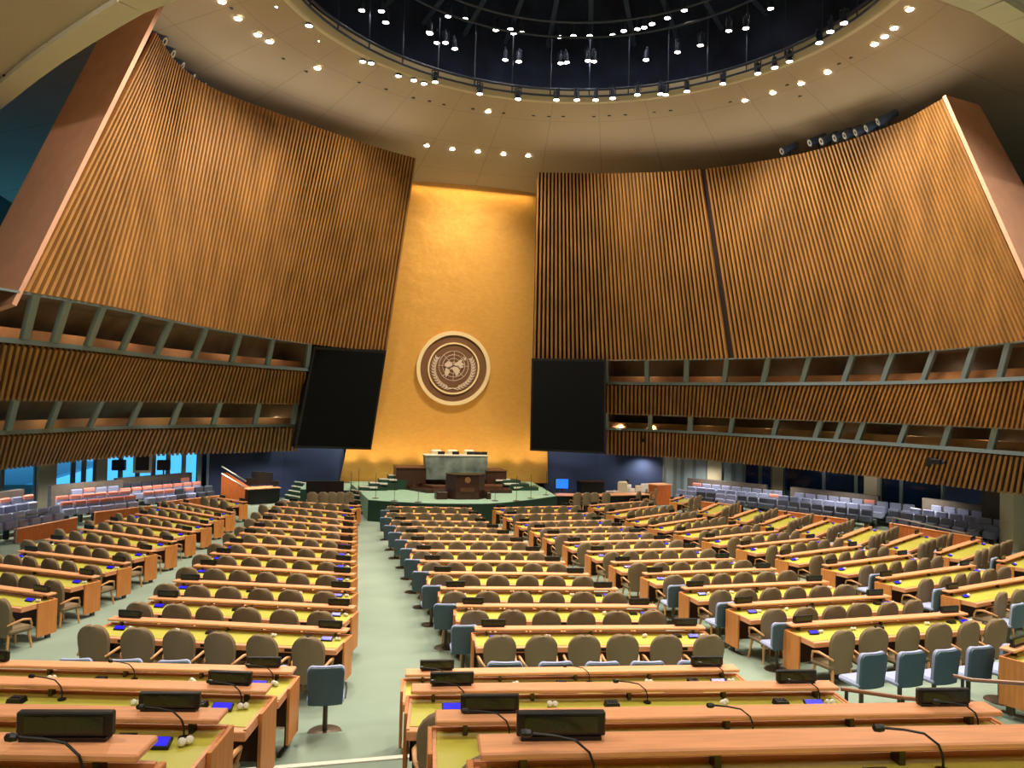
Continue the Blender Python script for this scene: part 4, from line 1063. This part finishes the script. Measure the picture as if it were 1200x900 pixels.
t = table(PH(366, 580.5, .8), PH(409, 580.5, .8), .45, .8, .0, 'reddish desk in front of the left corner of the stage', 'red_wood', 'red_wood')
for i, x in enumerate((365, 378, 388, 398, 407)):
    p = top_at(x, 576.5, 1.03); P_taupe_s.place(p, R(random.uniform(-10, 10)), 'taupe armchair at the reddish corner desk, %s from the left' % ORD[i+1], 'armchair', 'armchairs at the corner desk')
for i, (x, w) in enumerate(((377, 1.5), (393, .8))):
    p = PH(x, 579, .8)+Vector((0, .2, .0)); b = MB(); b.box(-w/2, w/2, -.04, .04, .05, .62, b=.01).box(-.1, .1, -.1, .1, 0, .05); tag(b.ob('monitor', 'black', None, False, p), 'wide black monitor on the reddish corner desk, %s from left' % ORD[i+1], 'monitor', 'monitors on the corner desk')
# small lectern-like reddish stand left
p = PH(275, 590, 0); t = empty('wooden_stand', p, R(-20)); tag(t, 'reddish wooden stand with two pale rails by the blue wall', 'stand')
MB().prism([(-.75, 0), (.55, 0), (.55, .75), (-.75, 1.5)], 0, .6).ob('body', 'red_wood', t)
MB().tube([(-.75, 0, 1.85), (.55, 0, 1.15)], .04, 6).ob('rail', 'chrome', t); MB().tube([(-.75, 0, 1.5), (.55, 0, .82)], .04, 6).ob('rail', 'chrome', t)
# right side tables
t = table(PH(652, 580, .8), PH(712, 581, .8), .9, .8, 0, 'dark table with pale top between the stage and right blue wall')
p = PH(661, 577, .8)+Vector((0, .4, 0)); t = empty('desk_monitor', p, R(-12)); tag(t, 'monitor glowing blue beside the right end of the stage', 'monitor')
MB().box(-.4, .4, -.03, .05, .12, .72, b=.01).box(-.15, .15, -.1, .1, 0, .03).box(-.04, .04, -.02, .04, 0, .15).ob('housing', 'black', t); MB().box(-.34, .34, -.036, -.03, .17, .67).ob('screen', 'blue_mon', t)
for i, x in enumerate((675, 686, 697, 709)):
    p = top_at(x, 577, 1.03); P_taupe_s.place(p, R(random.uniform(-15, 15)), 'taupe armchair at the table right of the stage, %s from the left' % ORD[i+1], 'armchair', 'armchairs at the right table')
p0 = PH(684, 588, 0); p1 = PH(712, 588, 0); b = MB(); L_ = (p1-p0).length
t = empty('equipment_cabinet', p0+Vector((0, .5, 0)), 0); tag(t, 'long black equipment cabinet against the right blue wall', 'cabinet'); MB().box(0, L_*1.0, 0, .8, 0, 1.05, b=.02).ob('body', 'black', t); MB().box(-.02, L_+.02, -.02, .82, 1.05, 1.09).ob('top', 'wood_dark', t)
t = table(PH(715, 580, .8), PH(762, 579, .8), .9, .8, 0, 'long pale topped table by the right blue wall, with a seated person')
p = PH(729, 590, 0); P_wc.place(Vector((p.x, p.y, 0)), R(180), 'cream chair at the long table by the right blue wall', 'chair')
# seated person (white shirt, dark hair) turned to the table
def person(loc, rz):
    t = empty('person', loc, rz); tag(t, 'person in a white shirt seated at the long table by the blue wall', 'person')
    def skin(name, pts, edges, m):
        me = bpy.data.meshes.new(name); me.from_pydata([p[0] for p in pts], edges, []); me.materials.append(M[m])
        o = bpy.data.objects.new(name, me); COL.objects.link(o); o.parent = t
        md = o.modifiers.new('s', 'SKIN'); 
        for v, p in zip(me.skin_vertices[0].data, pts): v.radius = (p[1], p[1]*(p[2] if len(p) > 2 else 1))
        me.skin_vertices[0].data[0].use_root = True
        md.use_smooth_shade = True; o.modifiers.new('u', 'SUBSURF').levels = 1; o.modifiers['u'].render_levels = 2
        return o
    pts = [((0, 0, .5), .14), ((0, -.02, .75), .12), ((0, 0, 1.0), .13), ((0, .02, 1.08), .055), ((0, .04, 1.16), .09), ((0, .05, 1.26), .085),
           ((.18, 0, 1.0), .055), ((.25, .1, .78), .045), ((.18, .36, .83), .035), ((.15, .45, .84), .03), ((-.18, 0, 1.0), .055), ((-.25, .1, .78), .045), ((-.18, .36, .83), .035), ((-.15, .45, .84), .03),
           ((.1, .02, .5), .09), ((.12, .42, .5), .07), ((.12, .45, .08), .045), ((.12, .55, .04), .04), ((-.1, .02, .5), .09), ((-.12, .42, .5), .07), ((-.12, .45, .08), .045), ((-.12, .55, .04), .04)]
    ed = [(0,1),(1,2),(2,3),(3,4),(4,5),(2,6),(6,7),(7,8),(8,9),(2,10),(10,11),(11,12),(12,13),(0,14),(14,15),(15,16),(16,17),(0,18),(18,19),(19,20),(20,21)]
    skin('body', pts, ed, 'skin')
    skin('shirt', [((0, 0, .52), .165), ((0, -.02, .75), .15), ((0, 0, 1.0), .15), ((0, .01, 1.05), .07), ((.19, 0, 1.0), .075), ((.26, .1, .78), .065), ((.2, .3, .82), .05), ((-.19, 0, 1.0), .075), ((-.26, .1, .78), .065), ((-.2, .3, .82), .05)], [(0,1),(1,2),(2,3),(2,4),(4,5),(5,6),(2,7),(7,8),(8,9)], 'shirt')
    skin('trousers', [((0, 0, .5), .15), ((.1, .02, .5), .105), ((.12, .42, .5), .085), ((.12, .45, .12), .06), ((-.1, .02, .5), .105), ((-.12, .42, .5), .085), ((-.12, .45, .12), .06)], [(0,1),(1,2),(2,3),(0,4),(4,5),(5,6)], 'navy')
    MB().lathe([(.0, .12), (.06, .11), (.1, .06), (.108, .0), (.1, -.05), (.07, -.09)], 14, c=(0, .02, 1.25)).ob('hair', 'hair', t, True)
    for s_ in (-1, 1):
        for k in range(5):
            x = s_*.15+(-.03+.015*k); MB().tube([(x, .44, .84), (x*1.02, .485, .842), (x*1.03, .515-abs(k-2)*.008, .832)], [.009, .009, .007], 6).ob('finger', 'skin', t, True)
p = PH(736, 590, 0); p.z = .0; person(p+Vector((0, .15, 0)), R(10))
for i, (x, y, a) in enumerate([(752, 595, 60), (757, 599, 65), (763, 594, 70), (744, 598, 40)]):
    p = PH(x, y, 0); P_taupe_s.place(p, R(a), 'taupe armchair turned sideways by the long table, %s' % ['nearest the table', 'nearest the desks', 'against the wooden stand', 'set furthest left'][i], 'armchair', 'armchairs beside the long table')
for i, (x, w, h, mt) in enumerate([(742, .3, .2, 'paper'), (750, .35, .35, 'white'), (757, .4, .45, 'paper'), (720, .8, .06, 'paper')]):
    p = PH(x, 577, .8)+Vector((0, .2, 0)); b = MB(); b.prism([(-w/2, 0), (w/2, 0), (w/2*.9, h), (-w/2*.9, h)], -.1, .1); tag(b.ob('paper_stack' if mt == 'paper' else 'laptop', mt, None, False, p), ['small white paper stack left of the laptop', 'open white laptop', 'tall white paper holder', 'low white papers beside the cream chair'][i]+' on the long right table', 'paper' if mt == 'paper' else 'laptop')
t = empty('wooden_stand', PH(778, 592, 0), R(20)); tag(t, 'reddish wooden partition stand where right blue wall meets seats', 'stand'); MB().box(-.55, .55, 0, .8, 0, 1.1, b=.01).ob('body', 'red_wood', t); MB().box(-.6, .6, -.05, .85, 1.1, 1.15).ob('top', 'wood', t)

# ------------------------------------------------------------ tiered side seats
def gallery_seat(cover):
    r = empty('gallery_seat', (0, 0, 0))
    c = 'grey_seat' if cover != 'dark' else 'grey_dark'
    MB().box(-.255, .255, -.30, -.20, .42, .88, b=.04).ob('backrest', c, r)
    MB().box(-.24, .24, -.2, .0, .34, .62, b=.04).ob('tip_up_seat', c if cover != 'dark' else 'grey_dark', r)
    MB().box(-.05, .05, -.28, -.12, 0, .42).ob('pedestal', 'black', r)
    if cover == 'pink': MB().box(-.262, .262, -.31, -.185, .70, .895, b=.045).ob('headrest_cover', 'pink', r)
    return r
P_gs = {k: Proto(gallery_seat(k)) for k in ('grey', 'pink', 'dark')}
TH = (.10, .23, .36)        # tier heights above the hall floor
def bay(pa, pb, out, name, rows, nside, zoff=0.0, pitch=.58):
    pitch = min(.72, max(.56, pitch))
    """pa->pb line of the low wooden wall; out = outward unit vector; rows = list of (start, list of kinds)"""
    u = (pb-pa).normalized(); L = (pb-pa).length; z0 = floor_z((pa.y+pb.y)/2)+zoff
    t = empty('parapet', (0, 0, 0)); tag(t, 'low wooden parapet in front of the %s' % name, 'parapet', 'low wooden parapets')
    b = MB(); P = [pa, pb, pb+out*.08, pa+out*.08]; b.slab([(p.x, p.y) for p in P], z0-.3, z0+.52); b.ob('panel', 'red_wood', t)
    b = MB(); b.slab([(p.x, p.y) for p in [pa-out*.02, pb-out*.02, pb+out*.1, pa+out*.1]], z0+.52, z0+.55); b.ob('cap', 'wood', t)
    for i, h in enumerate(TH):
        b = MB(); P = [pa+out*(.1+.85*i)-u*.3, pb+out*(.1+.85*i)+u*.3, pb+out*(.1+.85*3)+u*.3, pa+out*(.1+.85*3)-u*.3]; b.slab([(p.x, p.y) for p in P], z0-.4, z0+h+.003*i); o = b.ob('floor_tier', 'carpet'); tag(o, kind='structure')
    o0 = out*(.1+.85*3)
    b = MB(); P = [pa+o0-u*.3, pb+o0+u*.3, pb+o0+u*.3+out*.25, pa+o0-u*.3+out*.25]; b.slab([(p.x, p.y) for p in P], z0-.4, z0+TH[2]+1.10); o = b.ob('wall_parapet', 'grey_stone'); tag(o, kind='structure')
    rz = math.atan2(out.y, out.x)+math.pi/2
    for i, (s0, ks) in enumerate(rows):
        for j, k in enumerate(ks):
            if k == ' ': continue
            p = pa+u*(s0+.29+pitch*j)+out*(.1+.85*i+.42); p.z = z0+TH[i]
            kind = {'g': 'grey', 'p': 'pink', 'd': 'dark'}[k]
            P_gs[kind].place(p, rz, '%s tip-up seat, %s along the %s row of %s' % ({'grey': 'blue grey', 'pink': 'salmon topped grey', 'dark': 'dark grey'}[kind], ORD[j+1] if j+1 < len(ORD) else 'last', ('front', 'middle', 'back')[i], name), 'seat', 'tiered side seats, %s' % name)
    return u, L, z0
hh = .52
def seg(x0, y0, x1, y1, z): return PH(x0, y0, z+hh), PH(x1, y1, z+hh)
# right bays
pa, pb = seg(785, 583, 868, 592, .05); v = (pb-pa).normalized(); out = Vector((-v.y, v.x, 0));  out = out if out.x > 0 else -out
bay(pa, pb, out, 'rear bay on the right', [(0, 'ggddggddd'), (.2, 'ggggggggp'), (.1, 'pgggggggg')], 'r')
pa2, pb2 = seg(902, 596, 993, 607.5, .15); v = (pb2-pa2).normalized(); out2 = Vector((-v.y, v.x, 0)); out2 = out2 if out2.x > 0 else -out2
bay(pa2, pb2, out2, 'middle bay on the right', [(-.6, 'ddddddddd'), (-.4, 'ggggggggg'), (.0, 'ggggggpggg')], 'r')
pa3, pb3 = seg(1042, 616, 1150, 634, .25); v = (pb3-pa3).normalized(); out3 = Vector((-v.y, v.x, 0)); out3 = out3 if out3.x > 0 else -out3
bay(pa3, pb3, out3, 'front bay on the right', [(-.6, 'dddddddd'), (-.2, 'ggggggggg'), (.2, 'gggggggg')], 'r')
# left bays
def lbay(x0, y0, x1, y1, z, name, rows):
    a, b = seg(x0, y0, x1, y1, z); v = (b-a).normalized(); o = Vector((v.y, -v.x, 0)); o = o if o.x < 0 else -o
    n0 = len(rows[0][1]); print('LBAY', name, (b-a).length, n0)
    bay(a, b, o, name, rows, 'l', 0, (b-a).length/n0 if n0 else .58); return a, b
lbay(262, 579.5, 188, 588, .05, 'rear bay on the left', [(0, 'ddpdppp'), (0, 'pppppppp'), (0, 'pddddddd')])
qa, qb = lbay(180, 590, 112, 597.5, .12, 'middle bay on the left', [(.3, 'pppppp'), (0, 'pppppp'), (0, 'ggpg')])
qc, qd = lbay(91, 604, 19, 617.5, .22, 'front bay on the left', [(0, 'gggggg'), (.6, 'ggggg'), (-.6, 'pgpgpdg')])
# handrails of the bays
def bayrail(pts, lab):
    t = empty('handrail', (0, 0, 0)); tag(t, lab, 'handrail', 'thin handrails of the side seating')
    MB().tube(pts, .03, 8).ob('rail', 'chrome', t, True)
    for p in (pts[0], pts[-1]): MB().tube([p, Vector((p.x, p.y, max(0, p.z-1.0)))], .025, 6).ob('post', 'chrome', t, True)
D3 = dep(pa3); 
bayrail([PD(1046, 606, dep(pa3)-.4), PD(1131, 625, dep(pb3)+.2), PD(1160, 618, dep(pb3)+.8)], 'thin handrail in front of the front right seats')
bayrail([PD(20, 606, dep(qd)-.1), PD(66, 598, dep(qc)+.3)], 'thin handrail before the left front seats')
# video cameras on the slat bands
def vcam():
    r = empty('video_camera', (0, 0, 0))
    MB().box(-.16, .16, -.3, .3, -.14, .14, b=.02).ob('body', 'black', r); MB().lathe([(.09, 0), (.11, .2)], 12, X=Matrix.Translation((0, -.3, 0)) @ Matrix.Rotation(R(90), 4, 'X')).ob('lens_barrel', 'black', r)
    MB().box(-.05, .05, -.05, .45, .12, .2).box(-.08, .08, .3, .5, -.3, .2).ob('bracket', 'black', r); return r
P_vc = Proto(vcam())
for x, y, c, lab in ((301, 507, L5, 'black video camera on the lower left slat band beside the big screen'), (6, 515, L5, 'black video camera at the far left edge on the slats'), (1097, 541, R5, 'black video camera on the lower right slat band'), (752, 516, R5, 'black video camera on the slats just right of the right screen')):
    w = c.at(near_s(c, x)); p = PD(x, y, dep(w)-.75); P_vc.place(p, R(random.uniform(-20, 20)), lab, 'video camera', 'video cameras on the slatted walls').scale = (.7, .7, .7)

# ------------------------------------------------------------ light
for k in range(12):                    # the rig's downlights
    a = 2*math.pi*k/12; r = DR-.9; p = (DC.x+r*math.cos(a), DC.y+r*math.sin(a), DH-.35)
    spot(p, 4100, R(125), .7, WARM, .12, (DC.x+1.35*r*math.cos(a), DC.y+1.25*r*math.sin(a)-3, 0))
for x in (-12, -4, 4, 12):             # unseen fill spots added under the balcony ceiling, lighting the foreground
    for y in (-4, 6): spot((x, y, zs-.2), 1250, R(140), .8, WARM, .1)
# added area lights hidden behind the wall tops, brightening the ceiling shell
for c, n in ((Lt, 6), (Rt, 7)):
    for i in range(n):
        w = c.at(c.L*(i+.5)/n); cdir = Vector((DC.x-w.x, DC.y-w.y, 0)).normalized()
        p = w-cdir*.5+Vector((0, 0, -.25)); area(p, (p.x+cdir.x*3.5, p.y+cdir.y*3.5, p.z+3), 2.4, .5, 16, WARM)
# gold wall: cove light above, floor uplights
gt = (G[2]+G[3])/2
area((gt.x, gt.y-.45, gt.z+.28), (gt.x, gt.y+.1, gt.z-4), 6.8, .12, 85, (1, .74, .34))
for i in range(9):
    x = G[0].x+.5+(G[1].x-G[0].x-1)*i/8
    spot((x, 41.9, SZ+.25), 150, R(100), .9, (1, .78, .4), .08, (x, 43.2, 8))
spot((1, 33, 18.9), 6800, R(70), 1, (1, .86, .6), .2, (0, 43, 8.5))
for c in (L5, R5):                     # spots added under the booths, without fixtures, to brighten the side seats
    for i in range(6 if c is L5 else 5):
        w = c.at(c.L*(i+.4)/6); o = Vector((w.x, w.y-22, 0)).normalized()*1.6; spot((w.x+o.x, w.y+o.y*.3, H5-.1), 300, R(150), .8, WARM, .1)
for fn, Lt_, hsx in ((SLf, LtotL, hsL), (SRf, LtotR, hsR)):    # unseen spots added to brighten the booth interiors
    for k in (0, 2):
        top = fn([HL['B'] if fn is SLf else HR_['B'], 0][0] if k == 0 else hsx[1])
        for i in range(7):
            t_ = (i+.5)/7*.8; A = top(t_); B2 = top(t_+.01); nr = Vector(((B2-A).y, -(B2-A).x, 0)).normalized()
            if nr.dot(CAM-A) > 0: nr = -nr
            if fn is SRf and k == 2 and i == 0: continue
            p = A+nr*.8+Vector((0, 0, -.12)); spot(p, 45, R(165), .8, WARM, .15)
for s_, tx in ((-1, -15.5), (1, 18.5)):   # unseen spots added at the balcony edge, brightening the side walls
    spot((s_*7-1, 5.5, zs-.35), 5200, R(38), .9, WARM, .15, (tx, 21, 12))
for x, y in ((424, 566), (438, 560), (450, 554), (462, 549), (474, 543), (590, 558), (606, 563), (622, 567)):
    p = PY(x, y, 42.75); spot(p, 9, R(60), .9, (1, .8, .4), .03, (p.x, 43.1, p.z+4))
for pts in (lw, rw):                    # added spots that brighten the blue walls
    for A, C_ in zip(pts, pts[1:]):
        for f_ in (.25, .75):
            p = A.lerp(C_, f_); spot((p.x*.93, p.y-2.6, 4.4), 150, R(110), .8, WARM, .1, (p.x, p.y, 1.5))
for i in range(8):  # spots added to brighten the right lobby glass and pillars
    p = Rc.at(Rc.L*(i+.5)/8); spot((p.x-1.3, p.y-1.0, 4.1), 70, R(140), .8, WARM, .1)
for i in range(4):  # spots added to brighten the left lobby pillars
    p = Lc.at(Lc.L*(i+.3)/4); spot((p.x+1.3, p.y-1.0, 4.1), 110, R(140), .8, WARM, .1)
for y in (12, 20, 28, 36, 43): spot((22.5, y, 4.1), 160, R(150), .8, WARM, .1, (24.5, y, 1))  # spots added behind the dark glass to brighten the lobby wall
# daylight outside the left lobby
w = bpy.data.worlds.new('sky'); scene.world = w; w.use_nodes = True
bg = w.node_tree.nodes['Background']; bg.inputs[0].default_value = (.10, .50, .95, 1); bg.inputs[1].default_value = 1.5
scene.view_settings.view_transform = 'Standard'; scene.view_settings.look = 'None'; scene.view_settings.gamma = 1; scene.view_settings.exposure = 0.0
try: scene.view_settings.use_curve_mapping = False
except Exception: pass
